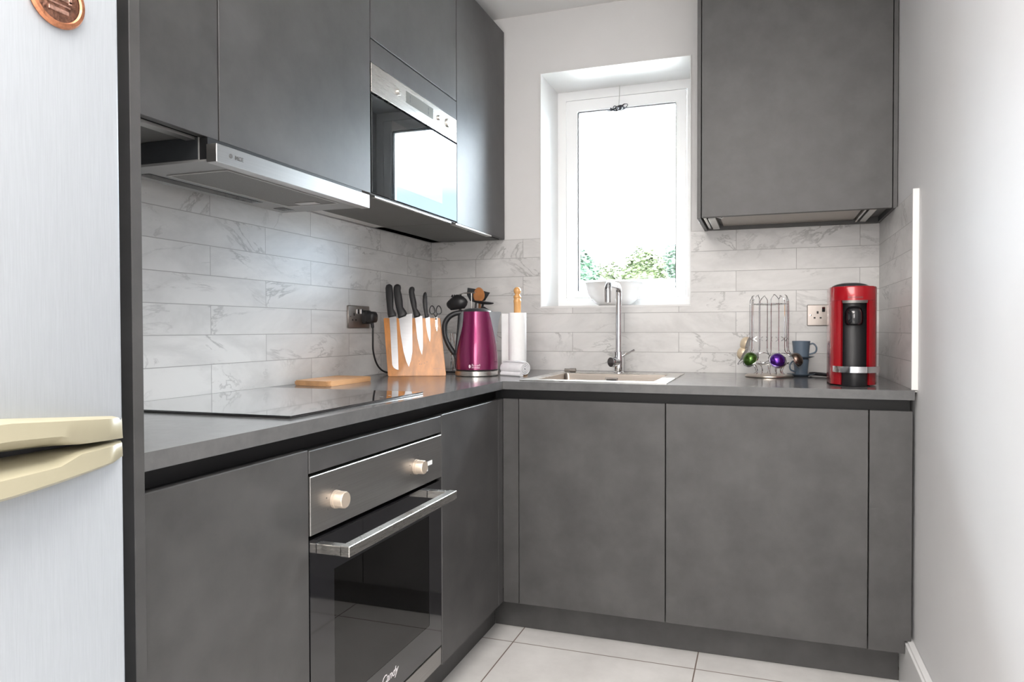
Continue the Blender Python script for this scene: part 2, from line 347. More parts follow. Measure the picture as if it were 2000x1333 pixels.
# window
win = thing('window_1', 'x', 'x', (.86, .28, Z0)); del win['label']; del win['category']; win['kind'] = 'structure'
fr = bmesh.new()
slab(fr, [X0+.004, .577, 1.143, X1-.004], [Z0+.004, 1.232, 2.172, Z1-.004], lambda i, j: not (i == 1 and j == 1), .264, .32, lambda u, v, w: (u, w, v))
part('window_frame', fr, 'white', win)
sh = bmesh.new()
slab(sh, [.580, .634, 1.094, 1.140], [1.235, 1.268, 2.116, 2.169], lambda i, j: not (i == 1 and j == 1), .258, .312, lambda u, v, w: (u, w, v))
bmesh.ops.bevel(sh, geom=list(sh.edges), offset=.003, segments=2, affect='EDGES')
sash = part('sash', sh, 'white', win)
gk = bmesh.new(); slab(gk, [.634, .6375, 1.0905, 1.094], [1.268, 1.270, 2.1125, 2.116], lambda i, j: not (i == 1 and j == 1), .268, .29, lambda u, v, w: (u, w, v))
part('gasket', gk, 'gasket', sash)
part('pane', B(.6355, 1.0925, .284, .288, 1.2695, 2.1145), 'glass', win)
bl = part('window_sill', B(X0+.005, X1-.005, -.001, .264, Z0+.004, Z0+.008), 'trim', win)

# slim batten above the tiles under the wall units
b = bmesh.new(); bx(b, .001, .050, -1.14, -.004, 1.4945, 1.508, .001)
tag(part('batten', b, 'trim'), 'slim white batten running along the top of the tiles under the grey wall units', 'batten')

# ------------------------------------------------------------------ outside
o = struct('ground', B(-30, 30, .9, 60, -.35, -.15), 'paving')
g = thing('boundary_wall', 'white rendered garden wall with a grey coping outside the window', 'wall', (-1, 6.2, -.15))
part('wall_panel', B(-6, 4, 6.1, 6.35, -.15, 1.70), 'render', g)
cp = B(-6, 4, 6.06, 6.39, 1.700, 1.742, bev=.006); part('coping', cp, 'coping', g)
part('string_course', B(-6, 4, 6.07, 6.1, 1.63, 1.65, bev=.003), 'coping', g)
def tree(x, y, h, r, mat, label, seed, k=1, n=3600, low=1.2):
    x, y, h, r = 1.476+(x-1.476)*k, -2.9+(y+2.9)*k, 1.09+(h-1.09)*k, r*k
    rnd = random.Random(seed); t = thing('tree', label, 'tree', (x, y, -.15), 'trees beyond the garden wall')
    tb = tube(bmesh.new(), [(x, y, -.15), (x+.05, y, low+.3), (x, y+.05, h*.6)], [.14, .11, .05], 8); part('trunk', tb, 'bark', t, True)
    bm = bmesh.new(); c = Vector((x, y, low+(h-low)/2)); hz = (h-low)/2
    for k in range(n):
        th = rnd.uniform(0, 2*math.pi); ph = math.acos(rnd.uniform(-1, 1)); d = Vector((math.sin(ph)*math.cos(th), math.sin(ph)*math.sin(th), math.cos(ph)))
        f = 1+.32*noise.noise(d*2.1+Vector((seed, 0, 0)))+.18*noise.noise(d*5+Vector((0, seed, 0)))
        rad = f*rnd.uniform(.72, 1.0)
        p = c+Vector((d.x*r, d.y*r, d.z*hz))*rad; s = rnd.uniform(.09, .17)
        q = Matrix.Rotation(rnd.uniform(0, 6.28), 3, 'Z') @ Matrix.Rotation(rnd.uniform(-1.2, 1.2), 3, 'X')
        vs = [bm.verts.new(p+q @ Vector(v)*s) for v in ((-.8, 0, 0), (0, -.5, .1), (.9, 0, 0), (0, .5, .1))]; bm.faces.new(vs)
    core = bmesh.ops.create_icosphere(bm, subdivisions=3, radius=1)['verts']
    for v in core:
        d = v.co.normalized(); f = .80*(1+.32*noise.noise(d*2.1+Vector((seed, 0, 0)))+.18*noise.noise(d*5+Vector((0, seed, 0)))); v.co = c+Vector((d.x*r, d.y*r, d.z*hz))*f
    cr_ = part('crown', bm, mat, t)
tree(-6.9, 28, 4.95, 1.15, 'leafA', 'tall blue-green tree at the left edge of the window view', 3, .88)
tree(-5.45, 29, 4.25, 1.2, 'leafB', 'low yellow-green tree beside the tall one, left of the tap', 7, 1.02)
tree(-3.75, 28.5, 4.75, 1.15, 'leafB', 'rounded yellow-green tree in the middle of the window view', 12, .92)
tree(-2.15, 28, 4.9, .85, 'leafA', 'narrow green tree at the right edge of the window view', 19, 1.06)

# ------------------------------------------------------------------ left: fridge and end panel
b = B(.0, .62, -2.153, -2.135, 0, 2.42, bev=.001)
tag(part('end_panel', b, 'cab', loc=(.3, -2.144, 0)), 'tall dark grey end panel between the fridge freezer and the worktop', 'panel')
fz = thing('fridge_freezer', 'pale silver fridge freezer with cream handles left of the kitchen units', 'fridge freezer', (.36, -2.53, 0))
part('cabinet_body', B(.03, .626, -2.83, -2.236, .02, 1.86, bev=.004), 'fbody', fz)
part('gap_seal', B(.6, .66, -2.828, -2.24, .90, .99), 'plastic', fz)
du = part('door', B(.628, .69, -2.832, -2.2295, .972, 1.86, bev=.005, seg=3), 'fridge', fz, True)
dl = part('door', B(.628, .69, -2.832, -2.2295, .04, .930, bev=.005, seg=3), 'fridge', fz, True)
def handle_secs(fn, n=40):
    secs = []
    for i in range(n+1):
        y = -2.229-.606*i/n; s = (y+2.835)/.606; bulge = .052*max(0, math.sin(math.pi*min(1, max(0, s))))**.9
        e = min(1, (i+.15)/1.5, (n-i+.15)/1.5); g = min(1, max(0, (-2.229-y)/.17)); g = g if y > -2.66 else max(0, min(1, (y+2.835)/.17)); g2 = min(1, max(0, (-2.300-y)/.04)); g2 = g2*g2*(3-2*g2)
        if y < -2.70: g2 *= max(0, (y+2.80)/.1); 
        secs.append([(px, y, pz) for px, pz in fn(bulge, g, max(0, g2), e)])
    return secs
up = lambda b_, g, h, e: [(.64, .979+.0165*g), (.684+b_, .979+.0165*g), (.690+b_-.004*(1-e), .976+.0165*g), (.691+b_-.004*(1-e), .955+.012*g+.007*h), (.688+b_-.010*h, .950+.011*g+.004*h), (.672+b_-.03*h, .950+.010*g-.003*h), (.64, .950+.010*g-.003*h)]
lo = lambda b_, g, h, e: [(.64, .946), (.676+b_-.026*h, .9465), (.684+b_-.003*h, .9465-.007*h), (.690+b_-.004*(1-e), .9435-.009*h), (.691+b_-.004*(1-e), .927-.0105*g**.7), (.684+b_, .9225-.0105*g**.7), (.64, .9225-.0105*g**.7)]
part('handle', loft(bmesh.new(), handle_secs(up)), 'cream', du, True, 'cream curved handle', angle=50)
part('handle', loft(bmesh.new(), handle_secs(lo)), 'cream', dl, True, 'cream curved handle', angle=50)
mg = thing('fridge_magnet', 'round embossed copper souvenir magnet on the upper fridge door', 'magnet', (.691, -2.313, 1.476))
rot = Matrix.Rotation(R_(90), 3, 'Y')
part('rim', lathe(bmesh.new(), [(.0265, .0005), (.033, .0005), (.034, .003), (.032, .0062), (.028, .0066), (.0265, .0045)], (.6905, -2.313, 1.476), 48, rot, cap=False), 'copper_rim', mg, True)
md = lathe(bmesh.new(), [(0.0001, .0005), (.0268, .0005), (.0268, .0035), (.02, .0045), (.0001, .0048)], (.6905, -2.313, 1.476), 48, rot, cap=False)
part('medallion', md, 'copper', mg, True)
em = bmesh.new()
for dy, dz, hw, hh in ((0, .000, .016, .0014), (0, -.007, .014, .001), (-.009, .008, .0025, .008), (.009, .008, .0025, .008), (0, .010, .005, .010), (0, -.014, .012, .0025), (-.014, .002, .002, .005), (.014, .002, .002, .005)):
    bx(em, .694, .6965, -2.313+dy-hw, -2.313+dy+hw, 1.476+dz-hh, 1.476+dz+hh, .0005)
part('relief', em, 'relief', mg)

# ------------------------------------------------------------------ base units, left run
XD = .605; ZB, ZT = .1295, .847
def door(bm, axis, a, c, z0, z1, f):
    return bx(bm, f-.018, f, a, c, z0, z1, .0015) if axis == 'x' else bx(bm, a, c, f, f+.018, z0, z1, .0012)
def base_left(name, label, y0, y1, d0, d1, cat='cabinet'):
    t = thing(name, label, cat, (.3, (y0+y1)/2, ZB))
    part('carcass', B(.01, .56, y0+.002, y1-.002, ZB+.001, .835), 'black', t)
    part('door', door(bmesh.new(), 'x', d0, d1, ZB, ZT, XD), 'cab', t)
    return t
base_left('base_cabinet', 'narrow dark grey base cabinet between the fridge panel and the oven', -2.135, -1.736, -2.134, -1.7373)
base_left('base_cabinet', 'dark grey base cabinet right of the oven, below the kettle', -1.136, -.698, -1.1345, -.6968)
oh = thing('oven_housing', 'dark grey cabinet housing the built-in oven under the hob', 'cabinet', (.3, -1.436, ZB))
cb = bmesh.new(); bx(cb, .02, .56, -1.735, -1.719, ZB, .835); bx(cb, .02, .56, -1.153, -1.137, ZB, .835); bx(cb, .02, .05, -1.719, -1.153, ZB, .835); bx(cb, .02, .56, -1.719, -1.153, ZB, ZB+.016)
part('carcass', cb, 'black', oh)
part('filler_panel', door(bmesh.new(), 'x', -1.7345, -1.1370, .798, .8445, XD), 'cab', oh)
cp = thing('corner_post', 'slim dark grey corner post where the two runs of base units meet', 'filler', (.6, -.66, ZB))
pb = bmesh.new(); bx(pb, .587, .605, -.6945, -.6510, ZB, ZT, .0008); part('side_panel', pb, 'cab', cp)
part('front_panel', B(.6055, .6625, -.6510, -.633, ZB, ZT, bev=.0008), 'cab', cp)
YD = -.6506
def base_back(name, label, x0, x1):
    t = thing(name, label, 'cabinet', ((x0+x1)/2, -.3, ZB))
    part('carcass', B(x0+.004, x1-.004, -.60, -.02, ZB+.001, .70 if x0 < 1.0 else .835), 'black', t)
    part('door', door(bmesh.new(), 'y', x0, x1, ZB, ZT, YD), 'cab', t)
base_back('base_cabinet', 'dark grey base cabinet under the sink', .6645, 1.1695)
base_back('base_cabinet', 'widest dark grey base cabinet, below the red coffee machine and capsule stand', 1.1725, 1.7710)
fb = bmesh.new(); bx(fb, 1.774, 1.889, YD, YD+.018, .168, ZT, .0008); bx(fb, 1.774, 1.872, YD, YD+.018, ZB, .169)
tag(part('filler_panel', fb, 'cab', loc=(1.83, YD, ZB)), 'narrow dark grey filler panel between the base cabinets and the right wall', 'filler')
tag(part('plinth', B(.5155, .5335, -2.134, -.5485, .001, .1285), 'cab', loc=(.525, -1.3, 0)), 'dark grey plinth under the oven side cabinets', 'plinth')
tag(part('plinth', B(.5340, 1.8730, -.548, -.530, .001, .1285), 'cab', loc=(1.2, -.54, 0)), 'dark grey plinth on the pale floor under the sink side cabinets', 'plinth')
# recessed black finger rails
hr = bmesh.new(); bx(hr, .535, .560, -2.134, -.62, .840, .8815); bx(hr, .560, .586, -2.134, -.655, .836, .8415); bx(hr, .560, .586, -2.134, -.655, .8785, .8815)
tag(part('handle_rail', hr, 'black', loc=(.55, -1.4, .83)), 'recessed black finger rail under the worktop above the oven', 'handle rail')
hr = bmesh.new(); bx(hr, .562, 1.8890, -.607, -.585, .840, .8815); bx(hr, .607, 1.8890, -.632, -.607, .836, .8415); bx(hr, .607, 1.8890, -.632, -.607, .8785, .8815)
tag(part('handle_rail', hr, 'black', loc=(1.2, -.6, .83)), 'recessed black finger rail under the worktop in front of the sink', 'handle rail')
# worktop, L-shaped with the sink cut-out
wt = bmesh.new()
slab(wt, [.001, .6156, .700, 1.130, 1.889], [-2.134, -.6763, -.580, -.195, -.001], lambda i, j: (i == 0) or (j >= 1 and not (i == 2 and j == 2)), .882, .91, lambda u, v, w: (u, v, w))
bmesh.ops.bevel(wt, geom=[e for e in wt.edges if all(abs(v.co.z-.91) < 1e-5 for v in e.verts) and len(e.link_faces) == 2 and e.calc_face_angle(0) > 1], offset=.0018, segments=2, affect='EDGES')
wto = tag(part('worktop', wt, 'worktop', loc=(.3, -.3, .882)), 'L-shaped dark grey worktop over the base units', 'worktop')
part('joint_strip', B(.6150, .6162, -.6771, -.6755, .882, .9095), 'carcass', wto)

# ------------------------------------------------------------------ hob, oven
hb = thing('hob', 'black glass induction hob set into the grey worktop', 'hob', (.31, -1.46, .91))
part('glass_top', B(.045, .570, -1.745, -1.177, .9102, .9155, bev=.0016, seg=2), 'hobglass', hb)
hz = .91555
for yy in (-1.62, -1.58, -1.54, -1.34, -1.30): part('touch_control', lathe(bmesh.new(), [(.004, hz), (.0045, hz+.0001)], (.535, yy, 0), 16), 'greymark', hb)

ov = thing('oven', 'built-in single oven with steel control panel and dark glass door below the hob', 'oven', (.3, -1.436, .186))
Y0, Y1 = -1.7330, -1.1385
part('control_panel', B(.57, .606, Y0, Y1, .671, .7915, bev=.0012), 'steel_dark', ov, label='brushed steel control panel')
od = thing('tmp', 'x', 'x')
bpy.data.objects.remove(od)
df = bmesh.new(); slab(df, [Y0, -1.651, -1.212, Y1], [.190, .275, .5785, .662], lambda i, j: not (i == 1 and j == 1), .586, .604, lambda u, v, w: (w, u, v))
odr = part('door', df, 'gloss_black', ov, label='black glass oven door')
part('door_glass', B(.5985, .6035, -1.651, -1.212, .275, .5785), 'ovenglass', odr)
cav = bmesh.new()
bx(cav, .10, .58, -1.69, -1.685, .23, .64); bx(cav, .10, .58, -1.187, -1.182, .23, .64); bx(cav, .10, .105, -1.69, -1.182, .23, .64); bx(cav, .10, .58, -1.69, -1.182, .225, .23); bx(cav, .10, .58, -1.69, -1.182, .64, .645)
part('cavity', cav, 'ovenint', ov)
for zz in (.335, .455):
    rk = bmesh.new()
    for xx in (.14, .56): tube(rk, [(xx, -1.68, zz), (xx, -1.19, zz)], .0028, 6)
    for i in range(14):
        yy = -1.67+.035*i; tube(rk, [(.14, yy, zz), (.56, yy, zz)], .0016, 5)
    part('rack', rk, 'chrome', ov, True)
part('base_trim', B(.58, .603, Y0, Y1, .134, .184, bev=.001), 'steel_dark', ov)
def knob(y, z):
    k = lathe(bmesh.new(), [(.0195, 0), (.0195, .006), (.0180, .0065), (.0178, .024), (.0165, .0265), (.0001, .0268)], (.6062, y, z), 40, rot, cap=False)
    part('knob', k, 'knob', ov, True, 'round champagne metal knob')
    for a in range(-120, 121, 48):
        mk = bmesh.new(); bx(mk, .6060, .6064, y+.032*math.sin(R_(a))-.0012, y+.032*math.sin(R_(a))+.0012, z+.030*math.cos(R_(a))-.0015, z+.030*math.cos(R_(a))+.0015)
        part('dial_mark', mk, 'mark', ov)
knob(-1.648, .7275); knob(-1.290, .7285)
lb = bmesh.new(); bx(lb, .606, .6063, -1.224, -1.196, .718, .730); bx(lb, .606, .6063, -1.252, -1.222, .704, .716)
part('sticker', lb, 'label', ov, label='white energy label stickers')
hd = bmesh.new(); zh = .6405
bx(hd, .660, .682, -1.712, -1.228+.03, .629, .651, .0012)
bx(hd, .604, .664, -1.712, -1.690, .630, .650, .0012); bx(hd, .604, .664, -1.222, -1.200, .630, .650, .0012)
part('handle', hd, 'steel', odr, label='square brushed steel door handle')
part('logo', text_bm('Candy', .030, matx=FX((.6043, -1.425, .238)), shear=.35), 'whitemark', odr)

# ------------------------------------------------------------------ wall units, left run
ZU, ZTOP, XU = 1.4945, 2.4177, .3654
def wall_unit(label, y0, y1, z1=ZTOP, dz0=ZU, rail=None, cz=ZU):
    t = thing('wall_cabinet', label, 'cabinet', (.18, (y0+y1)/2, ZU))
    part('carcass', B(.002, XU-.036, y0+.0012, y1-.0012, cz, z1-.002), 'carcass', t)
    part('gap_backing', B(XU-.036, XU-.026, y0+.0012, y1-.0012, cz, z1-.002), 'black', t)  # black backing sheet stands in for the shade in the door gaps
    part('door', B(XU-.018, XU, y0+.0019, y1-.0019, dz0, z1, bev=.0008), 'cab', t)
    if rail: part('grip_rail', B(rail[0], rail[1], rail[2], rail[3], cz-.006, cz), 'alu', t)
    return t
wall_unit('dark grey wall cabinet next to the tall end panel', -2.134, -1.7113, rail=(.318, .342, -2.13, -1.745))
wall_unit('dark grey wall cabinet above the extractor hood', -1.7109, -1.1103)
mc = wall_unit('dark grey wall cabinet with a top door above the microwave', -1.1097, -.5080, dz0=1.9560, cz=1.90)
part('filler_strip', B(XU-.018, XU, -1.1078, -.5099, 1.8850, 1.9515, bev=.0008), 'cab', mc)
part('bottom_panel', B(.05, XU-.006, -1.1085, -.5092, ZU, ZU+.0035), 'carcass', mc)
part('grip_rail', B(.345, .357, -1.075, -.54, ZU-.005, ZU), 'alu', mc)
wall_unit('dark grey wall cabinet beside the window wall, right of the microwave', -.5074, -.0020, rail=(.338, .362, -.510, -.150))

mw = thing('microwave', 'built-in microwave with mirrored door and pale steel control panel among the wall units', 'microwave', (.2, -.808, 1.4985))
MY0, MY1 = -1.1065, -.5105
part('housing', B(.056, .344, MY0+.003, MY1-.003, 1.4995, 1.882), 'black', mw)
mp_ = part('control_panel', B(.345, .3665, MY0, MY1, 1.7975, 1.8830, bev=.001), 'steel', mw, label='pale brushed steel control strip')
md_ = part('door', B(.345, .3665, MY0, MY1, 1.4985, 1.7905, bev=.001), 'mwglass', mw, label='mirrored glass door')
part('viewing_window', B(.3663, .3669, -.99, -.635, 1.545, 1.745), 'mwglass2', md_)
part('display', B(.3663, .3672, -.899, -.706, 1.8285, 1.8665), 'lcd', mw, label='grey display')
for yy in (-.872, -.742):
    for zz in (1.836, 1.849): part('display_icon', B(.3672, .3675, yy-.004, yy+.004, zz, zz+.010), 'mark', mw)
for yy, rr, zz in ((-.948, .0105, 1.8465), (-.662, .0095, 1.8467), (-.5885, .0165, 1.849)):
    part('button', lathe(bmesh.new(), [(rr, 0), (rr, .004), (rr*.9, .0065), (.0001, .0068)], (.3665, yy, zz), 32, rot, cap=False), 'steel', mw, True)

# extractor hood
hd = thing('extractor_hood', 'slim pull-out stainless steel extractor hood above the hob', 'extractor hood', (.2, -1.45, 1.438))
HY0, HY1 = -1.752, -1.168
hbm = bmesh.new(); loft(hbm, [[(.095, y_, 1.442), (.095, y_, 1.4935), (.350, y_, 1.4935), (.350, y_, 1.446), (.373, y_, 1.446), (.373, y_, 1.442)] for y_ in (HY0, HY1)])
part('body', hbm, 'hoodpaint', hd)
part('front_bar', B(.373, .400, -1.7555, -1.1735, 1.4378, 1.4762, bev=.001), 'steel_hood', hd, label='brushed steel front bar')
part('side_cover', B(.097, .349, HY0-.0012, HY0-.0002, 1.4475, 1.493), 'lid', hd, label='dark side cover')
part('gap_block', B(.351, .372, -1.750, -1.170, 1.4465, 1.492), 'black', hd)  # black block put in for the shade between front bar and doors
fr = bmesh.new(); slab(fr, [.186, .190, .352, .356], [-1.678, -1.673, -1.262, -1.257], lambda i, j: not (i == 1 and j == 1), 1.4395, 1.442, lambda u, v, w: (u, v, w))
ff = part('filter_frame', fr, 'alu', hd)
part('grease_filter', B(.190, .352, -1.673, -1.262, 1.4408, 1.4418), 'mesh', ff)
part('filter_latch', B(.24, .305, -1.30, -1.272, 1.4388, 1.4408, bev=.0008), 'alu', ff)
def lamp_lens(y0, y1):
    return B(.125, .160, y0, y1, 1.4408, 1.4418, bev=.0003)
part('lamp_lens', lamp_lens(-1.70, -1.33), 'glass', hd)
part('lamp_lens', lamp_lens(-1.245, -1.195), 'glass', hd)
lg = text_bm('MCE', .0125, matx=FX((.4003, -1.6905, 1.4575))); lathe(lg, [(.0048, 0), (.0048, .0004)], (.4, -1.715, 1.4585), 20, rot)
part('logo', lg, 'mark', hd)
for zz in (1.468, 1.460, 1.452): part('button_mark', B(.4, .4003, -1.215, -1.186, zz-.0008, zz+.0008), 'greymark', hd)

# right wall unit
ru = thing('wall_cabinet', 'single dark grey wall cabinet with an open metal underside right of the window', 'cabinet', (1.565, -.17, 1.49))
part('side_panel', B(1.242, 1.2555, -.34, -.001, 1.490, 2.42, bev=.0008), 'cab', ru)
part('side_panel', B(1.8822, 1.8955, -.34, -.001, 1.4925, 2.42, bev=.0008), 'cab', ru)
part('door', B(1.2580, 1.8798, -.341, -.322, 1.494, 2.4177, bev=.001), 'cab', ru)
part('carcass', B(1.2560, 1.8818, -.300, -.004, 1.512, 2.41), 'carcass', ru)
ub = part('back_rail', B(1.2560, 1.8818, -.026, -.004, 1.491, 1.512), 'cab', ru)
up_ = part('underside_panel', B(1.318, 1.795, -.275, -.028, 1.503, 1.511, bev=.001), 'panelbeige', ru, label='beige metal panel')
uc = bmesh.new(); bx(uc, 1.262, 1.272, -.31, -.03, 1.495, 1.510); bx(uc, 1.278, 1.305, -.30, -.03, 1.492, 1.510, .001)
part('bracket', uc, 'alu', ru)
uc = bmesh.new(); bx(uc, 1.815, 1.838, -.31, -.03, 1.495, 1.510, .001); bx(uc, 1.800, 1.806, -.31, -.03, 1.495, 1.510)
part('bracket', uc, 'alu', ru)
for i, xx in enumerate((1.425, 1.447, 1.470)):
    part('valve', lathe(bmesh.new(), [(.004, 1.499), (.006, 1.503), (.006, 1.512)], (xx, -.30, 0), 16), 'copper_rim' if i == 1 else 'chrome', ru, True)
part('latch_hook', tube(bmesh.new(), cr([(1.31, -.31, 1.510), (1.307, -.312, 1.500), (1.318, -.30, 1.497), (1.326, -.27, 1.499)]), .003, 8), 'trim', ru, True)

# ------------------------------------------------------------------ sockets
def socket_L(y0, y1, z0, z1, ax, label, skip=None):
    """double socket; ax 'x': plate on the left wall, 'y': on the back wall"""
    t = thing('wall_socket', label, 'socket', (0, (y0+y1)/2, z0) if ax == 'x' else ((y0+y1)/2, 0, z0))
    def bb(a0, a1, c0, c1, d0, d1, bev=0, bm=None):
        bm = bm or bmesh.new()
        return bx(bm, d0, d1, a0, a1, c0, c1, bev) if ax == 'x' else bx(bm, a0, a1, -d1, -d0, c0, c1, bev)
    part('face_plate', bb(y0, y1, z0, z1, .0002, .007, .0025), 'nickel', t, True)
    mid = (y0+y1)/2
    for s in (-1, 1):
        cx = mid+s*(y1-y0)*.235
        h = bmesh.new(); bb(cx-.0035, cx+.0035, z0+.047, z0+.057, .007, .0074, bm=h); bb(cx-.0145, cx-.0075, z0+.028, z0+.034, .007, .0074, bm=h); bb(cx+.0075, cx+.0145, z0+.028, z0+.034, .007, .0074, bm=h)
        part('pin_holes', h, 'dark_slot', t)
        sx_ = mid+s*.0135
        part('switch', bb(sx_-.006, sx_+.006, z0+.054, z0+.073, .007, .0105, .001), 'chrome', t)
    for s in (-1, 1):
        cx = mid+s*.060
        mt_ = rot if ax == 'x' else Matrix.Rotation(R_(90), 3, 'X')
        c_ = (.007, cx, (z0+z1)/2) if ax == 'x' else (cx, -.007, (z0+z1)/2)
        part('screw', lathe(bmesh.new(), [(.0034, 0), (.003, .0012), (.0001, .0014)], c_, 16, mt_, cap=False), 'chrome', t, True)
socket_L(-.692, -.546, 1.0955, 1.181, 'x', 'brushed steel double socket on the left wall with the black plug in it')
socket_L(1.634, 1.780, 1.1015, 1.184, 'y', 'brushed steel double socket on the back wall, half hidden by the red coffee machine')
# ------------------------------------------------------------------ chopping board
bd = bmesh.new(); P = [(.035, -1.045), (.180, -1.060), (.173, -.800), (.030, -.800)]
def rounded(P, r=.012, n=4):
    out = []
    for i, p in enumerate(P):
        p = Vector(p); a = (Vector(P[i-1])-p).normalized()*r; c = (Vector(P[(i+1) % len(P)])-p).normalized()*r
        for k in range(n+1):
            t = k/n; out.append((p+a)*(1-t)**2+p*2*t*(1-t)+(p+c)*t*t)
    return out
prism(bd, [(q.x, q.y, .9103) for q in rounded(P)], (0, 0, .0165))
bmesh.ops.bevel(bd, geom=[e for e in bd.edges if abs(e.verts[0].co.z-e.verts[1].co.z) < 1e-5], offset=.003, segments=2, affect='EDGES')
tag(part('chopping_board', bd, 'board', smooth=True, loc=(.14, -.9, .91)), 'small rectangular wooden chopping board lying between hob and knife block', 'chopping board')

# ------------------------------------------------------------------ knife block and knives
K0 = Vector((.1050, -.5770, .9102)); KS = Vector((.2012, .0903, 0)); KU = Vector((-.0512, .0553, .2250)); KN = KS.cross(KU).normalized()
ks, ku = KS.normalized(), KU.normalized()
def K(u, v, n=0):
    """point on the slanting front face: u to the right and v up, in the block's own 1/113 widths and 1/114 heights"""
    left = 757-.0702*(736-v)
    return K0+KS*((u-left)/114.0)+KU*((736-v)/114.0)+KN*n
kb = thing('knife_block', 'slanted magnetic bamboo knife block between the socket and the purple kettle', 'knife block', (.2, -.5, .91))
kbm = bmesh.new(); bk = -KN*.032; bk.z = 0
loft(kbm, [[K0, K0+KS, K0+KS+KU, K0+KU], [K0+bk, K0+KS+bk, K0+KS+KU+bk, K0+KU+bk]])
bmesh.ops.bevel(kbm, geom=list(kbm.edges), offset=.0022, segments=2, affect='EDGES')
part('board', kbm, 'bamboo', kb, True)
ft = bmesh.new(); q = K0-KN*.034; q.z = .9102
loft(ft, [[q+KS*.02, q+KS*.98, q+KS*.98+Vector((0, 0, .02)), q+KS*.02+Vector((0, 0, .02))], [q+KS*.02+Vector((-.03, .07, 0)), q+KS*.98+Vector((-.03, .07, 0)), q+KS*.98+Vector((-.03, .07, .014)), q+KS*.02+Vector((-.03, .07, .014))]])
part('foot', ft, 'bamboo', kb)
for i in range(9):
    mk = bmesh.new(); p = K(847+i*1.9, 722.6, .0002); prism(mk, [p, p+ks*.0022, p+ks*.0022+ku*.003, p+ku*.003], KN*.0003); part('burnt_mark', mk, M['spoon'], kb)
for u, v in ((818.5, 707), (819.5, 713), (829, 711), (834.5, 709), (823, 713)):
    mk = bmesh.new(); p = K(u, v, .0002); prism(mk, [p+(ks*math.cos(a)+ku*math.sin(a))*.002 for a in [i*.785 for i in range(8)]], KN*.0003)
    part('burnt_mark', mk, M['spoon'], kb)
def knife(label, blade, handle, name='kitchen_knife', off=.0012):
    """blade: outline; handle: list of (left u, right u, v) rows from the bolster upwards"""
    b0 = K(*blade[0]); t = thing(name, label, 'knife', tuple(b0), 'knives on the magnetic block')
    bm = prism(bmesh.new(), [K(u, v, off) for u, v in blade], KN*.0016); part('blade', bm, 'blade', t)
    secs = []; L = len(handle)
    for i, (ul, ur, v) in enumerate(handle):
        c = (K(ul, v, 0)+K(ur, v, 0))/2; hw = (K(ur, v, 0)-K(ul, v, 0)).length/2; th = min(.0088, hw*.85)
        c = c+KN*(off+.0008)
        secs.append([c+ks*(hw*math.copysign(abs(math.cos(a))**.7, math.cos(a)))+KN*(th*math.copysign(abs(math.sin(a))**.8, math.sin(a))) for a in [j*math.pi/8 for j in range(16)]])
    part('handle', loft(bmesh.new(), secs), 'handle', t, True, angle=60)
knife('bread knife, leftmost on the block, with a straight square-ended blade',
      [(760.5, 617), (775, 617), (776.2, 660), (777.6, 700), (777.8, 724), (774, 723.5), (768.5, 720), (765.5, 714), (764.3, 690), (762.6, 650)],
      [(759, 761, 621.5), (758.4, 774.5, 619), (757.3, 775, 615), (757, 773.5, 611), (756.2, 769.5, 604), (755.5, 769.4, 594), (754.4, 769.6, 582), (753.8, 769.0, 570), (753.4, 768.2, 562), (755, 767.2, 556.5), (759, 763.5, 554)])
knife("large chef's knife with the broadest blade, second from the left on the block",
      [(779.5, 619), (807, 607+6), (806.4, 650), (805.8, 690), (802.5, 706), (798.2, 718.5), (793.5, 708), (788, 688), (783, 655)],
      [(778.6, 781, 623), (778, 794, 618.5), (777, 796.6, 613), (775.8, 794.5, 608.5), (773.8, 788.8, 600), (771.7, 788.2, 588), (770.2, 786.6, 576), (769.6, 784.4, 567), (769.9, 785.2, 561), (771.5, 784.4, 556.5), (775.5, 780.5, 554)])
knife('carving knife with a narrow pointed blade, third from the left on the block',
      [(812, 619), (827.2, 618), (827.5, 655), (827, 680), (824.7, 695.5), (820.5, 684), (816, 662)],
      [(811, 813, 622), (810.6, 822, 619.5), (809.6, 823.8, 615.5), (808.6, 822, 611), (806.6, 816.5, 603), (804, 816.2, 592), (801.6, 813.8, 579), (800.6, 812, 570), (801, 813, 565), (802.6, 812.3, 561), (806, 810, 559)])
knife('small paring knife with the shortest blade on the block',
      [(833, 620), (842.2, 620), (843.2, 645), (842.6, 662), (841, 670.5), (837.5, 658), (834.5, 640)],
      [(832, 834, 622.3), (832, 840, 621), (831.8, 840.8, 618), (831, 838.6, 613), (829.6, 838.2, 603), (828.3, 838.2, 590), (829, 838, 578), (831, 837, 572), (833.5, 835.5, 569.5)])
scp = K(855, 640); sc = thing('scissors', 'small scissors with black finger loops hanging at the right end of the knife block', 'scissors', tuple(scp))
sb = prism(bmesh.new(), [K(u, v, .001) for u, v in ((853.2, 620), (856.8, 620), (857.6, 640), (855.8, 649), (853.8, 640))], KN*.002); part('blade', sb, 'chrome', sc)
lp = bmesh.new()
for s, cx in ((-1, 848.2), (1, 860.0)):
    ring = [K(cx+s*.8+5.2*math.cos(a)*(1-.25*math.sin(a)*-1), 606+8.3*math.sin(a), .003) for a in [i*2*math.pi/20 for i in range(20)]]
    tube(lp, ring, .0021, 8, closed=True); tube(lp, [K(cx+s*-1.5, 613, .003), K(854.8, 621, .003), K(855-s*.8, 626, .003)], .0024, 8)
part('finger_loops', lp, 'handle', sc, True)

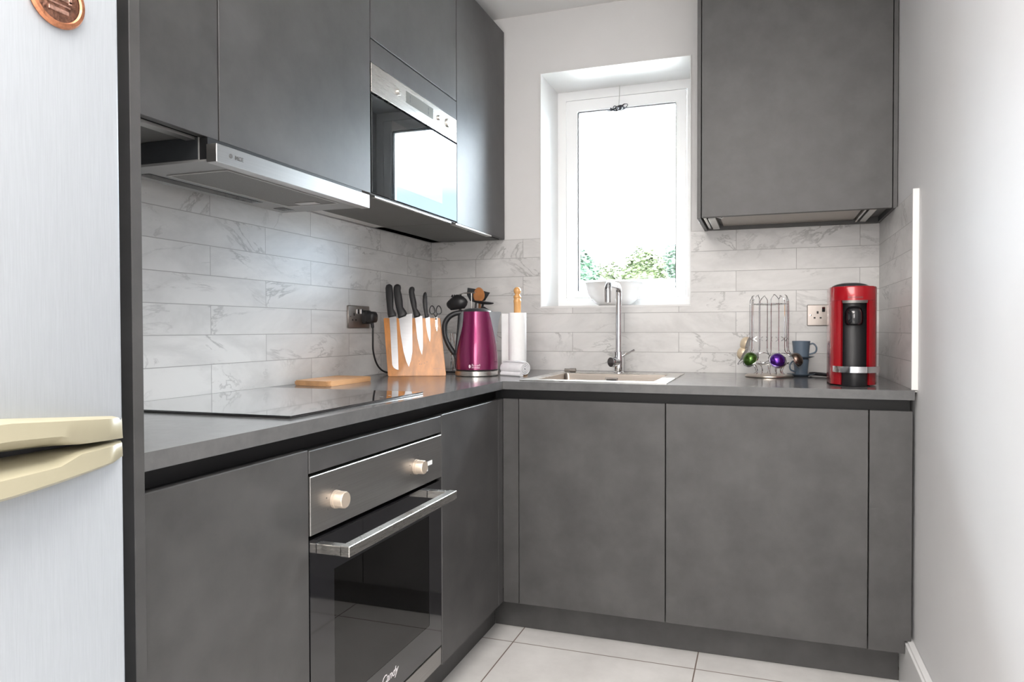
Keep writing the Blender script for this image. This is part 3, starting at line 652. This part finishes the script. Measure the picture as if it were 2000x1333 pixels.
# ------------------------------------------------------------------ kettle
KC = Vector((.411, -.428, .91)); ex = Vector((.9495, .3136, 0)); ey = Vector((-.3136, .9495, 0)); ez = Vector((0, 0, 1))
KM = Matrix((ex, ey, ez)).transposed()
kt = thing('electric_kettle', 'purple enamelled electric kettle with black handle on the worktop', 'kettle', tuple(KC))
pr_b = [(.026, .0825), (.05, .0825), (.08, .0812), (.11, .0785), (.14, .0735), (.17, .0690), (.20, .0650), (.23, .0618), (.248, .0605)]
def kr(h):
    for (h0, r0), (h1, r1) in zip(pr_b, pr_b[1:]):
        if h <= h1: return r0+(r1-r0)*(h-h0)/(h1-h0)
    return pr_b[-1][1]
part('base_ring', lathe(bmesh.new(), [(.080, .0005), (.084, .003), (.0842, .0195), (.083, .0205)], KC, 64, KM), 'steel', kt, True, 'brushed steel base ring')
part('seal', lathe(bmesh.new(), [(.078, .0002), (.081, .0205), (.0815, .0262), (.07, .0265)], KC, 64, KM), 'black', kt, True)
part('body', lathe(bmesh.new(), [(r, h) for h, r in pr_b]+[(.055, .2495)], KC, 64, KM), 'kettle', kt, True)
hs_ = [.026+.222*i/20 for i in range(21)]
def sector(a_lo, a_hi, off, hs):
    bm = bmesh.new(); rows = []
    for h in hs:
        row = []
        for k in range(13):
            a = R_(a_lo(h)+(a_hi(h)-a_lo(h))*k/12); r = kr(h)+off; row.append(bm.verts.new(KC+KM @ Vector((r*math.cos(a), r*math.sin(a), h))))
        rows.append(row)
    for i in range(len(rows)-1):
        for k in range(12): bm.faces.new((rows[i][k], rows[i][k+1], rows[i+1][k+1], rows[i+1][k]))
    return bm
wd = lambda h: 6+34*min(1, max(0, (h-.03)/.16))
part('gauge_panel', sector(lambda h: 180-wd(h), lambda h: 180+wd(h), .0010, hs_), 'greyplastic', kt, True, 'grey panel beside the handle')
# spout
sp = bmesh.new(); secs = []
for i in range(9):
    h = .125+.123*i/8; t = i/8; r = kr(h); p = .034*t**1.2+.001; wy = .012+.024*t
    secs.append([KC+KM @ Vector(v) for v in ((r*.80, -wy, h), (r*.985, -wy*.8, h), (r+p*.7, -wy*.32, h), (r+p, 0, h), (r+p*.7, wy*.32, h), (r*.985, wy*.8, h), (r*.80, wy, h))])
part('spout', loft(sp, secs), 'greyplastic', kt, True, 'grey pouring spout')
ld = lathe(bmesh.new(), [(.0605, .2480), (.0585, .2510), (.048, .2575), (.03, .2615), (.0001, .263)], KC, 48, KM, cap=False); part('lid', ld, 'lid', kt, True)
def kp(u, v, d=0):   # silhouette plane of the handle: 1 unit = 2.02 mm
    return KC+ex*((u-931.5)*.00202)+ez*((735-v)*.00202)+ey*d
hp = cr([kp(908, 612.5), kp(900, 613.5), kp(889, 615.5), kp(878, 622), kp(870.5, 634), kp(869.5, 650), kp(873, 666), kp(879.5, 680), kp(887, 692), kp(891.5, 703)], 5)
n = len(hp); part('handle', tube(bmesh.new(), hp, [.0095+.0012*math.sin(i/n*3.1)-(.004 if i > n-6 else 0) for i in range(n)], 14, flat=1.15), 'plastic', kt, True, 'black loop handle')
spn = bmesh.new(); tube(spn, [KC+KM @ Vector((-(kr(h)+.0015), 0, h)) for h in (.03, .06, .09, .12, .15, .18, .21, .235, .252)], [.002, .003, .004, .005, .0065, .008, .0095, .0105, .0085], 12)
part('handle_spine', spn, 'plastic', kt, True)
def on_kettle(co, a0, z):
    h = z+co.y; r = kr(h)+.0006+co.z; a = a0+co.x/kr(z); return KC+KM @ Vector((r*math.cos(a), r*math.sin(a), h))
ka = R_(-90)
lt = text_bm('Russell', .0115, mapf=lambda c: on_kettle(c, ka+.045, .0440), space=1.02)
l2 = text_bm('Hobbs', .0115, mapf=lambda c: on_kettle(c, ka+.035, .0352), space=1.02)
me2 = bpy.data.meshes.new('t'); l2.to_mesh(me2); lt.from_mesh(me2); bpy.data.meshes.remove(me2); l2.free()
ring = bmesh.ops.create_circle(lt, cap_ends=True, radius=1, segments=20)['verts']
for v in ring: v.co = on_kettle(Vector((v.co.x*.0042, v.co.y*.0068, .0003)), ka-.245, .0395)
part('logo', lt, 'pinkmark', kt)

# plug and cord of the kettle, running behind the knife block to the wall socket
pl = bmesh.new(); py, pz = -.578, 1.139
loft(pl, [[(x_, py+a*s_, pz+c*s_) for a, c in ((-.026, -.016), (-.020, -.027), (.020, -.027), (.026, -.016), (.026, .012), (.016, .025), (-.016, .025), (-.026, .012))] for x_, s_ in ((.0075, 1.0), (.022, 1.0), (.024, .86), (.048, .80), (.054, .55))])
bmesh.ops.bevel(pl, geom=list(pl.edges), offset=.0015, segments=2, affect='EDGES')
part('plug', pl, 'plastic', kt, True)
cd = cr([(.034, -.572, 1.116), (.035, -.570, 1.095), (.034, -.568, 1.06), (.030, -.560, 1.01), (.026, -.535, .965), (.024, -.500, .935), (.030, -.462, .918), (.055, -.42, .9145), (.12, -.37, .9145), (.20, -.33, .9145), (.28, -.34, .9145), (.335, -.37, .9145)], 8)
part('cord', tube(bmesh.new(), cd, [.0060 if i < 8 else .0036 for i in range(len(cd))], 10), 'plastic', kt, True)

# ------------------------------------------------------------------ utensils behind the kettle
BC = Vector((.252, -.200, .9102))
bk_ = thing('utensil_holder', 'open chrome wire utensil holder behind the purple kettle', 'holder', tuple(BC))
wb_ = bmesh.new()
circ = lambda c, r, z, n=28: [Vector((c.x+r*math.cos(i*2*math.pi/n), c.y+r*math.sin(i*2*math.pi/n), z)) for i in range(n)]
tube(wb_, circ(BC, .057, 1.075), .0018, 6, True); tube(wb_, circ(BC, .057, .914), .0018, 6, True); tube(wb_, circ(BC, .03, .912), .0014, 6, True)
for i in range(12):
    a = i*math.pi/6
    for s in (-1, 1): tube(wb_, [(BC.x+.057*math.cos(a), BC.y+.057*math.sin(a), .914), (BC.x+.057*math.cos(a+s*.5), BC.y+.057*math.sin(a+s*.5), 1.075)], .0011, 5)
for i in range(4):
    a = i*math.pi/4; tube(wb_, [(BC.x+.057*math.cos(a), BC.y+.057*math.sin(a), .9118), (BC.x-.057*math.cos(a), BC.y-.057*math.sin(a), .9118)], .0011, 5)
part('basket', wb_, 'chrome', bk_, True)
def U(u, v, y=-.2):   # point at utensil depth y; 1 unit = 2.2-2.4 mm
    k = (y+2.906)/2.706; return Vector((.227+(u-895)*.00238*k+(y+.2)*-.46, y, 1.2023-(v-593)*.00217*k))
# ribbed pasta server
ps = thing('pasta_server', 'large black ribbed pasta server at the left of the utensil holder', 'utensil', tuple(U(893, 700)), 'utensils in the wire holder')
pm_ = bmesh.new(); bmesh.ops.create_uvsphere(pm_, u_segments=40, v_segments=20, radius=1)
c0 = U(892.5, 593, -.215)
for v in pm_.verts:
    q = v.co.copy(); a = math.atan2(q.z, q.x); k = 1+.045*max(0, math.cos(a*16))*(1 if q.x > -.2 else 0)*(1-abs(q.y)*.6)
    top = max(0, q.z); wdt = .048 if q.z < .2 else .048*(1-.35*(q.z-.2))
    v.co = Vector((q.x*wdt*k-.012*(q.z < -.5)*0, q.y*.026, q.z*.036*(1-.18*(q.x < -.3)*abs(q.x))+.004*q.x))
    if q.z < -.75: v.co.z = -.027+.006*q.x
    v.co = c0+v.co
part('head', pm_, 'plastic', ps, True)
part('handle', tube(bmesh.new(), cr([c0+Vector((.01, .01, -.02)), U(899, 640, -.21), U(901, 700, -.19), BC+Vector((.005, .01, .008))], 4), .006, 8), 'plastic', ps, True)
tt = bmesh.new()
for i in range(5):
    p = c0+Vector((-.020+.010*i, -.006, .027)); tube(tt, [p, p+Vector((0, .004, .008))], [.0045, .003], 8)
part('teeth', tt, 'plastic', ps, True)
# wooden spoon
ws = thing('wooden_spoon', 'dark wooden spoon with an oval bowl standing behind the kettle', 'utensil', tuple(BC+Vector((.02, 0, 0))), 'utensils in the wire holder')
sm = bmesh.new(); bmesh.ops.create_uvsphere(sm, u_segments=24, v_segments=14, radius=1); c1 = U(935.5, 577, -.21)
for v in sm.verts:
    q = v.co.copy(); v.co = c1+Vector((q.x*.026*(1-.12*q.z), q.y*.009 + (.010*(1-q.x*q.x-q.z*q.z) if q.y < 0 else 0), q.z*.031))
part('bowl', sm, 'spoon', ws, True)
part('handle', tube(bmesh.new(), cr([c1+Vector((0, 0, -.024)), U(937, 600, -.212), U(934, 640, -.205), BC+Vector((.022, -.005, .008))], 4), [.008]+[.0055]*12, 10), 'spoon', ws, True)
# wide slotted turner behind the spoon
st = thing('slotted_turner', 'dark grey wide slotted turner seen behind the wooden spoon', 'utensil', tuple(BC+Vector((.01, .02, 0))), 'utensils in the wire holder')
tb_ = bmesh.new(); y_ = -.165
P5 = [U(912, 576, y_), U(913.5, 562, y_), U(930, 565, y_), U(956.5, 572.5, y_), U(947, 588, y_), U(930, 592, y_), U(918, 588, y_)]
prism(tb_, P5, (0, .0025, 0))
part('blade', tb_, 'lid', st)
part('handle', tube(bmesh.new(), [U(930, 590, y_), U(926, 640, -.18), BC+Vector((.012, .015, .008))], .0045, 8), 'plastic', st, True)
# black ladle seen from the side
la = thing('ladle', 'flat black ladle with a shallow bowl in front of the wooden spoon', 'utensil', tuple(BC+Vector((.03, -.02, 0))), 'utensils in the wire holder')
lm = bmesh.new(); bmesh.ops.create_uvsphere(lm, u_segments=28, v_segments=14, radius=1); c2 = U(944, 591.5, -.235)
for v in lm.verts: v.co = c2+Vector((v.co.x*.046, v.co.y*.034, (v.co.z*.011 if v.co.z < 0 else v.co.z*.003)-.12*v.co.x*.046))
part('bowl', lm, 'plastic', la, True)
part('handle', tube(bmesh.new(), [c2+Vector((0, 0, -.003)), U(938, 620, -.225), BC+Vector((.03, -.012, .008))], .005, 8), 'plastic', la, True)
# spatula on the right
sp_ = thing('spatula', 'black angled spatula at the right of the utensil holder', 'utensil', tuple(BC+Vector((.04, 0, 0))), 'utensils in the wire holder')
part('blade', prism(bmesh.new(), [U(945, 600, -.195), U(963, 611, -.195), U(960, 615, -.195), U(944, 612, -.195), U(941, 604, -.195)], (0, .003, 0)), 'plastic', sp_)
part('handle', tube(bmesh.new(), [U(948, 610, -.195), U(940, 650, -.197), BC+Vector((.035, .004, .008))], .0045, 8), 'plastic', sp_, True)
# steel masher
ma = thing('steel_masher', 'thin steel utensil with a flat cross bar above the black pasta server', 'utensil', tuple(BC+Vector((.01, -.02, 0))), 'utensils in the wire holder')
mm_ = bmesh.new(); bx_a = U(906, 574, -.245); bx_b = U(928, 573.5, -.245); tube(mm_, [bx_a, bx_b], .0022, 8)
tube(mm_, [U(921, 574, -.245), U(921.3, 600, -.240), BC+Vector((.015, -.025, .008))], .0022, 8)
tube(mm_, [bx_a, U(896, 576.5, -.22), U(884, 579, -.20)], .0018, 8)
part('frame', mm_, 'alu', ma, True)

# ------------------------------------------------------------------ kitchen roll and towel
RC = Vector((.541, -.322, .91))
rh = thing('paper_towel_holder', 'varnished wooden kitchen roll holder standing left of the sink', 'holder', tuple(RC))
part('base', lathe(bmesh.new(), [(.050, .0003), (.052, .004), (.050, .012), (.046, .015)], RC+Vector((-.012, .004, 0)), 48), 'pine', rh, True)
part('pole', lathe(bmesh.new(), [(.0142, .014), (.0142, .285), (.0150, .288), (.0150, .296), (.0135, .298), (.0135, .304), (.0152, .306), (.0150, .311), (.0105, .317), (.0100, .321), (.0142, .328), (.0148, .334), (.0130, .342), (.006, .3475), (.0001, .3485)], RC, 32, cap=False), 'pine', rh, True)
pr_ = thing('kitchen_roll', 'white kitchen paper roll on the wooden pole', 'paper roll', tuple(RC+Vector((0, 0, .016))))
part('roll', lathe(bmesh.new(), [(.0165, .0155), (.0355, .0155), (.0358, .018), (.0358, .243), (.0352, .2455), (.0165, .2455), (.0165, .0155)], RC, 56, cap=False), 'paper', pr_, True)
sh_ = bmesh.new(); pts = []
for i in range(14):
    t = i/13; a = R_(120+60*t); rr = .0362+.018*t**1.5; pts.append((RC.x+rr*math.cos(a)*1.05-.006*t, RC.y+rr*math.sin(a)-.012*t))
for (xa, ya), (xb, yb) in zip(pts, pts[1:]):
    pass
vs1 = [[sh_.verts.new((x_, y_, RC.z+z_)) for z_ in (.018, .243)] for x_, y_ in pts]; vs2 = [[sh_.verts.new((x_+.0006, y_+.0006, RC.z+z_)) for z_ in (.018, .243)] for x_, y_ in pts]
for i in range(13):
    sh_.faces.new((vs1[i][0], vs1[i+1][0], vs1[i+1][1], vs1[i][1])); sh_.faces.new((vs2[i][0], vs2[i][1], vs2[i+1][1], vs2[i+1][0]))
part('loose_sheet', sh_, 'paper', pr_, True)
TA, TB = Vector((.505, -.372, .9395)), Vector((.608, -.422, .9395))
td = (TB-TA).normalized(); ta = Vector((-td.y, td.x, 0)).normalized(); tw = thing('rolled_towel', 'rolled white terry cloth lying in front of the kitchen roll', 'cloth', (.55, -.39, .91))
def spiral(off=0):
    out = []
    for i in range(90):
        t = i/89; a = t*2*math.pi*3.3; r = .004+.0230*t; out.append((ta*math.cos(a)*1.12+Vector((0, 0, 1))*math.sin(a)*1.0)*r)
    return out
tb2 = bmesh.new(); sp1 = spiral(); th = .0026
L_ = 9; rows = []
for j in range(L_+1):
    s = j/L_; c = TA.lerp(TB, s); k = 1-.10*(abs(s-.5)*2)**6
    rows.append([[tb2.verts.new(c+q*k*(1+dd/max(q.length, .004))) for q in sp1] for dd in (-th, th)])
for j in range(L_):
    for s_ in (0, 1):
        for i in range(89): tb2.faces.new((rows[j][s_][i], rows[j][s_][i+1], rows[j+1][s_][i+1], rows[j+1][s_][i]))
    for e_ in (0, 89): tb2.faces.new((rows[j][0][e_], rows[j][1][e_], rows[j+1][1][e_], rows[j+1][0][e_]))
for j in (0, L_):
    for i in range(89): tb2.faces.new((rows[j][0][i], rows[j][0][i+1], rows[j][1][i+1], rows[j][1][i]))
part('roll', tb2, 'towel', tw, True, angle=60)
fl = bmesh.new(); q0 = [c+ta*-.022+Vector((0, 0, .006-.0270)) for c in (TA, TB)]
loft(fl, [[c+ta*a+Vector((0, 0, z)) for a, z in ((-.010, -.0290), (-.0255, -.0288), (-.0285, -.025), (-.0275, -.018), (-.022, -.013), (-.008, -.024))] for c in (TA.lerp(TB, .04), TA.lerp(TB, .5), TA.lerp(TB, .99))])
part('loose_hem', fl, 'towel', tw, True)

# ------------------------------------------------------------------ sink and tap
sk = thing('sink', 'inset stainless steel sink in the worktop below the window', 'sink', (.9, -.35, .91))
rim = bmesh.new(); slab(rim, [.660, .708, 1.122, 1.172], [-.632, -.572, -.205, -.100], lambda i, j: not (i == 1 and j == 1), .9102, .9125, lambda u, v, w: (u, v, w))
part('rim', rim, 'steel', sk, label='polished steel rim')
bw = bmesh.new()
def rr_(x0, x1, y0, y1, z, r, n=6):
    out = []
    for cx, cy, a0 in ((x1-r, y1-r, 0), (x0+r, y1-r, 90), (x0+r, y0+r, 180), (x1-r, y0+r, 270)):
        for k in range(n+1):
            a = R_(a0+90*k/n); out.append((cx+r*math.cos(a), cy+r*math.sin(a), z))
    return out
secs = [rr_(.706, 1.124, -.574, -.203, .9120, .012), rr_(.708, 1.122, -.572, -.205, .905, .014), rr_(.712, 1.118, -.568, -.209, .76, .03), rr_(.735, 1.095, -.545, -.232, .742, .05), rr_(.90, .93, -.40, -.37, .738, .012)]
loft(bw, secs, caps=False); bw.faces.new(bw.verts[-28:])
part('bowl', bw, 'sinkbowl', sk, True)
part('overflow', B(.872, .925, -.2125, -.2085, .872, .896, bev=.001), 'chrome', sk)
part('overflow_slot', B(.878, .919, -.2135, -.2123, .884, .890), 'dark_slot', sk)
part('drain', lathe(bmesh.new(), [(.0001, .742), (.035, .742), (.042, .7425), (.042, .739)], (.915, -.385, 0), 32, cap=False), 'chrome', sk, True)
part('drain_knob', tube(bmesh.new(), [(.690, -.160, .9205), (.712, -.160, .9205), (.7125, -.160, .9205), (.738, -.160, .9205)], [.0065, .0065, .0082, .0082], 16), 'nickel', sk, True, 'small steel pop-up waste knob behind the bowl')

tp = thing('tap', 'tall chrome swan-neck mixer tap behind the sink', 'tap', (.914, -.145, .912))
TX, TY = .914, -.145
part('body', lathe(bmesh.new(), [(.0205, .9126), (.0205, .917), (.0178, .919), (.0178, .9985), (.0165, 1.0)], (TX, TY, 0), 40), 'chrome', tp, True)
sptp = [(TX, TY, .998), (TX, TY, 1.06), (TX, TY, 1.14), (TX, TY, 1.22)]
rb = .032
for k in range(1, 9):
    a = R_(90*k/8); sptp.append((TX, TY-rb*(1-math.cos(a)), 1.232+rb*math.sin(a)))
ye = -.322
sptp.append((TX-.005, ye+rb+.02, 1.264))
for k in range(0, 9):
    a = R_(90*k/8); sptp.append((TX-.006, ye+rb-rb*math.sin(a), 1.232+rb*math.cos(a)))
sptp += [(TX-.006, ye, 1.215), (TX-.006, ye, 1.196)]
part('spout', tube(bmesh.new(), sptp, .0122, 20), 'chrome', tp, True)
part('nozzle', tube(bmesh.new(), [(TX-.006, ye, 1.243), (TX-.006, ye, 1.1915)], [.0132, .0132], 20), 'chrome', tp, True)
hd_ = Vector((-.55, -.80, 0)).normalized(); c0 = Vector((TX, TY, .957))
part('valve_cap', tube(bmesh.new(), [c0, c0+hd_*.030, c0+hd_*.0302, c0+hd_*.042, c0+hd_*.0445], [.0175, .0175, .0205, .0205, .019], 32), 'chrome', tp, True)
part('lever', tube(bmesh.new(), [c0+Vector((.012, 0, .020)), (TX+.035, TY-.010, .990), (TX+.068, TY-.015, 1.007)], .0042, 12), 'chrome', tp, True)

# bowl on the window sill, tangled blind chain
bc = (.838, .135, Z0+.0085)
bo = bmesh.new(); lathe(bo, [(.0001, .001), (.050, .0), (.062, .001), (.078, .008), (.100, .027), (.116, .052), (.126, .080), (.130, .103), (.1325, .1035), (.127, .100), (.120, .075), (.106, .048), (.086, .025), (.055, .012), (.0001, .010)], bc, 64, cap=False)
tag(part('bowl', bo, 'ceramic', smooth=True, loc=bc, angle=180), 'wide white ceramic bowl on the window sill behind the tap', 'bowl')
ch = thing('blind_chain', 'tangled dark bead chain hanging from a cord at the top of the window', 'blind cord', (.838, .25, 2.19))
part('cord', tube(bmesh.new(), [(.838, .252, 2.2135), (.838, .245, 2.17), (.8365, .24, 2.125), (.838, .24, 2.105)], .0016, 6), 'cordw', ch, True)
rnd = random.Random(5); tg = bmesh.new()
for i in range(9):
    pts = []
    cx, cz = .836+rnd.uniform(-.022, .022), 2.106+rnd.uniform(-.003, .003); a_, b_ = rnd.uniform(.018, .030), rnd.uniform(.006, .012); ph = rnd.uniform(0, 6.28); tl = rnd.uniform(-.25, .25)
    for k in range(18):
        t = k*2*math.pi/18; x_ = a_*math.cos(t); z_ = b_*math.sin(t+ph*.3)+.003*math.sin(3*t+ph)
        pts.append((cx+x_*math.cos(tl)-z_*math.sin(tl), .238+.010*math.sin(2*t+ph), cz+z_+x_*math.sin(tl)*.6))
    tube(tg, cr(pts, 2, True), .0019, 6, True)
part('chain', tg, 'wire', ch, True)

# ------------------------------------------------------------------ capsule stand
SC = Vector((1.4925, -.180, .91))
cs = thing('capsule_stand', 'chrome wire coffee capsule stand on a round base beside the blue cups', 'stand', tuple(SC))
part('base', lathe(bmesh.new(), [(.084, .0004), (.0865, .003), (.086, .0065), (.080, .0095), (.02, .012), (.0001, .012)], SC, 56, cap=False), 'satin', cs, True)
angs = [17+60*i for i in range(6)]
def SP(ang, r, z, t=0):   # angle measured from the front (towards -y), to the right; t tangential
    a = R_(ang); d = Vector((math.sin(a), -math.cos(a), 0)); tn = Vector((math.cos(a), math.sin(a), 0)); return Vector((SC.x, SC.y, .91+z))+d*r+tn*t
for ag in angs:
    tk = bmesh.new()
    for s in (-1, 1):
        tube(tk, cr([SP(ag, .062, .302, s*.004), SP(ag, .064, .290, s*.0125), SP(ag, .067, .27, s*.014), SP(ag, .067, .12, s*.014), SP(ag, .070, .095, s*.015), SP(ag, .078, .085, s*.022), SP(ag, .092, .074, s*.031)], 4), .0014, 6)
        tube(tk, [SP(ag, .058, .150, s*.006), SP(ag, .066, .142, s*.014), SP(ag, .058, .134, s*.006)], .0012, 5)
        tube(tk, cr([SP(ag, .070, .055, s*.012), SP(ag, .052, .040, s*.012), SP(ag, .046, .022, s*.012), SP(ag, .054, .011, s*.010)], 4), .0014, 6)
    tube(tk, cr([SP(ag, .062, .302, -.004), SP(ag, .056, .306, 0), SP(ag, .062, .302, .004)], 3), .0014, 6)
    # cradle ring, tilted outwards
    rc = SP(ag, .094, .066); a = R_(ag); d = Vector((math.sin(a), -math.cos(a), 0)); tn = Vector((math.cos(a), math.sin(a), 0)); u2 = (d*.78+Vector((0, 0, .40))).normalized()*-1
    nn = tn.cross(u2)
    tube(tk, [rc+tn*.0315*math.cos(q)+(d*.62+Vector((0, 0, -.66))).normalized()*-.0300*math.sin(q) for q in [i*2*math.pi/28 for i in range(28)]], .0016, 6, True)
    part('track', tk, 'chrome', cs, True)
tr = bmesh.new(); tube(tr, [SP(i*12, .0655, .272) for i in range(30)], .0013, 6, True); tube(tr, [SP(i*12, .045, .048) for i in range(30)], .0014, 6, True)
part('hoop', tr, 'chrome', cs, True)
def capsule(ag, r, z, mat, label, tilt=48):
    p = SP(ag, r, z); a = R_(ag); d = Vector((math.sin(a), -math.cos(a), 0)); tn = Vector((math.cos(a), math.sin(a), 0))
    ax = (d*math.cos(R_(90-tilt))+Vector((0, 0, 1))*math.sin(R_(90-tilt))*1).normalized()
    mt_ = Matrix((tn, ax.cross(tn), ax)).transposed()
    t = thing('coffee_capsule', label, 'coffee capsule', tuple(p), 'coffee capsules on the stand')
    part('dome', lathe(bmesh.new(), [(.0265, -.001), (.0268, .004), (.0255, .011), (.0215, .0185), (.015, .0235), (.007, .026), (.0001, .0265)], p, 36, mt_, cap=False), mat, t, True)
    part('foil_rim', lathe(bmesh.new(), [(.0001, -.0025), (.029, -.0025), (.0298, -.0018), (.029, -.0008), (.0265, -.0005)], p, 36, mt_, cap=False), 'alu', t, True)
capsule(-43, .094, .066, 'green', 'green coffee capsule, front left on the wire stand', 62)
capsule(17, .094, .064, 'purple', 'purple coffee capsule at the front of the wire stand', 66)
capsule(77, .094, .064, 'brown', 'dark brown coffee capsule on the right of the wire stand', 62)
capsule(257, .092, .085, 'creamfoil', 'cream coffee capsule at the back left of the stand, the lower of two', 62)
capsule(257, .080, .122, 'creamfoil', 'cream coffee capsule at the back left of the stand, the upper of two', 75)

# ------------------------------------------------------------------ cups and saucers
def saucer(x, y, z, r, label):
    bm = lathe(bmesh.new(), [(.0001, 0), (r*.5, 0), (r*.55, .002), (r*.98, .0085), (r, .0098), (r*.96, .0100), (r*.5, .0048), (.0001, .0045)], (x, y, z), 48, cap=False)
    return tag(part('saucer', bm, 'cup', smooth=True, loc=(x, y, z)), label, 'saucer', 'blue cups and saucers')
def cup(x, y, z, rt, rb_, h, ha, label):
    t = thing('cup', label, 'cup', (x, y, z), 'blue cups and saucers')
    part('body', lathe(bmesh.new(), [(.0001, 0), (rb_-.002, 0), (rb_, .002), (rb_+(rt-rb_)*.15, h*.25), (rt, h-.001), (rt-.0012, h), (rt-.003, h-.001), (rb_-.002, .006), (.0001, .005)], (x, y, z), 48, cap=False), 'cup', t, True)
    d = Vector((math.cos(R_(ha)), math.sin(R_(ha)), 0)); c = Vector((x, y, z))
    part('handle', tube(bmesh.new(), cr([c+d*(rt-.004)+ez*(h*.80), c+d*(rt+.010)+ez*(h*.84), c+d*(rt+.021)+ez*(h*.62), c+d*(rt+.018)+ez*(h*.34), c+d*(rb_+.006)+ez*(h*.22), c+d*(rb_-.001)+ez*(h*.22)], 5), .0032, 10), 'cup', t, True)
cx_, cy_ = 1.608, -.115
saucer(cx_, cy_, .9102, .050, 'blue-grey saucer lying on the worktop under the stacked cups')
cup(cx_, cy_, .9155, .0285, .0230, .060, 215, 'lower blue-grey cup of the stack, beside the capsule stand')
saucer(cx_+.001, cy_, .9760, .046, 'blue-grey saucer between the two stacked cups')
cup(cx_, cy_, .9812, .0325, .0275, .0625, -5, 'upper blue-grey cup of the stack with its handle to the right')

# ------------------------------------------------------------------ coffee machine
MX, MYc = 1.7435, -.500
cm = thing('coffee_machine', 'red and black capsule coffee machine in the corner of the worktop', 'coffee machine', (MX, MYc, .91))
def plan(r, back, z, a_from, a_to, n=28, yb=-.30):
    out = []
    for k in range(n+1):
        a = R_(a_from+(a_to-a_from)*k/n); out.append((MX+r*math.cos(a), MYc+r*math.sin(a), z))
    return out
R1 = .0685
def shell_sec(z):
    o_ = plan(R1, 0, z, 180, 234, 10)[:]                     # left flank round to the opening
    out = [(MX-.060, -.300, z), (MX-R1, -.40, z)]+o_
    inn = [(MX+.0545*math.cos(R_(a)), MYc+.0545*math.sin(R_(a)), z) for a in range(222, 179, -6)]
    return out+[(MX+(R1-.010)*math.cos(R_(234)), MYc+(R1-.010)*math.sin(R_(234)), z)]+inn+[(MX-.050, -.300, z)]
def mirror(sec): return [(2*MX-x_, y_, z_) for x_, y_, z_ in sec]
z0_, z1_ = .9145, 1.178
part('side_shell', loft(bmesh.new(), [shell_sec(z0_), shell_sec(z1_)]), 'red', cm, True, angle=30)
part('side_shell', loft(bmesh.new(), [mirror(shell_sec(z0_)), mirror(shell_sec(z1_))]), 'red', cm, True, angle=30)
def full_sec(z, r=R1, yb=-.300, wb=.060): return [(MX-wb*r/R1, yb, z), (MX-r, -.40, z)]+plan(r, 0, z, 180, 360, 40)+[(MX+r, -.40, z), (MX+wb*r/R1, yb, z)]
part('head', loft(bmesh.new(), [full_sec(1.1785), full_sec(1.2195), full_sec(1.2225, R1-.002), full_sec(1.223, R1-.006)]), 'red', cm, True, angle=40)
part('lid', lathe(bmesh.new(), [(.060, 1.2228), (.056, 1.2290), (.045, 1.2345), (.028, 1.2385), (.0001, 1.240)], (MX, MYc+.065, 0), 48, cap=False), 'lid', cm, True)
part('core', loft(bmesh.new(), [[(MX-.05, -.302, z), (MX-.054, -.47, z)]+[(MX+.054*math.cos(R_(a)), MYc+.020+.054*math.sin(R_(a)), z) for a in range(190, 351, 8)]+[(MX+.054, -.47, z), (MX+.05, -.302, z)] for z in (.912, 1.1785)]), 'plastic', cm, True, angle=30)
part('head_trim', loft(bmesh.new(), [[(MX+rr2*math.cos(R_(a)), MYc+rr2*math.sin(R_(a)), z) for a in range(236, 305, 4)]+[(MX+.02, MYc, z), (MX-.02, MYc, z)] for z, rr2 in ((1.1700, .064), (1.1785, .066))]), 'steel_dark', cm, True, angle=30)
nz = bmesh.new(); secs = []
for z, sc_ in ((1.100, .70), (1.103, .88), (1.110, .96), (1.125, 1.0), (1.140, .98), (1.152, .84), (1.159, .55), (1.161, .15)):
    secs.append([(MX-.001+.0275*sc_*math.cos(R_(a)), -.536+.028*sc_*math.sin(R_(a)), z) for a in range(0, 360, 15)])
part('outlet', loft(nz, secs), 'gloss_black', cm, True, angle=60)
part('drip_base', loft(bmesh.new(), [[(MX+rx*math.cos(R_(a)), MYc-.012+ry*math.sin(R_(a)), z) for a in range(180, 361, 9)]+[(MX+rx, -.46, z), (MX-rx, -.46, z)] for z, rx, ry in ((.9108, .044, .066), (.915, .0455, .068), (.953, .0455, .068))]), 'plastic', cm, True, angle=40)
cbn = bmesh.new(); ro, ri = .077, .070
sec_ = lambda a: [(MX+.006+ro*.94*math.cos(a), MYc-.012+ro*math.sin(a), .9535), (MX+.006+ro*.94*math.cos(a), MYc-.012+ro*math.sin(a), .9725), (MX+.006+ri*.94*math.cos(a), MYc-.012+ri*math.sin(a), .9725), (MX+.006+ri*.94*math.cos(a), MYc-.012+ri*math.sin(a), .9535)]
loft(cbn, [sec_(R_(a)) for a in range(200, 354, 4)])
part('chrome_band', cbn, 'chrome', cm, True, 'chrome band around the cup support', angle=40)
part('cup_grid', loft(bmesh.new(), [[(MX+.006+.065*math.cos(R_(a)), MYc-.012+.068*math.sin(R_(a)), z) for a in range(200, 345, 8)] for z in (.958, .966)]), 'plastic', cm, True, angle=30)
def on_head(c):
    a = R_(-90)+(c.x+.0)/R1; return Vector((MX+(R1+.0003+c.z)*math.cos(a), MYc+(R1+.0003+c.z)*math.sin(a), 1.1865+c.y))
part('lettering', text_bm('NESPRESSO', .0075, mapf=on_head, space=1.15), M['mark'], cm)
part('cord', tube(bmesh.new(), cr([(1.640, -.085, .9180), (1.655, -.10, .9195), (1.690, -.13, .9185), (1.72, -.2, .9185), (1.735, -.302, .93)], 5), [.003]+[.007]*14+[.005]*6, 10), 'plastic', cm, True)
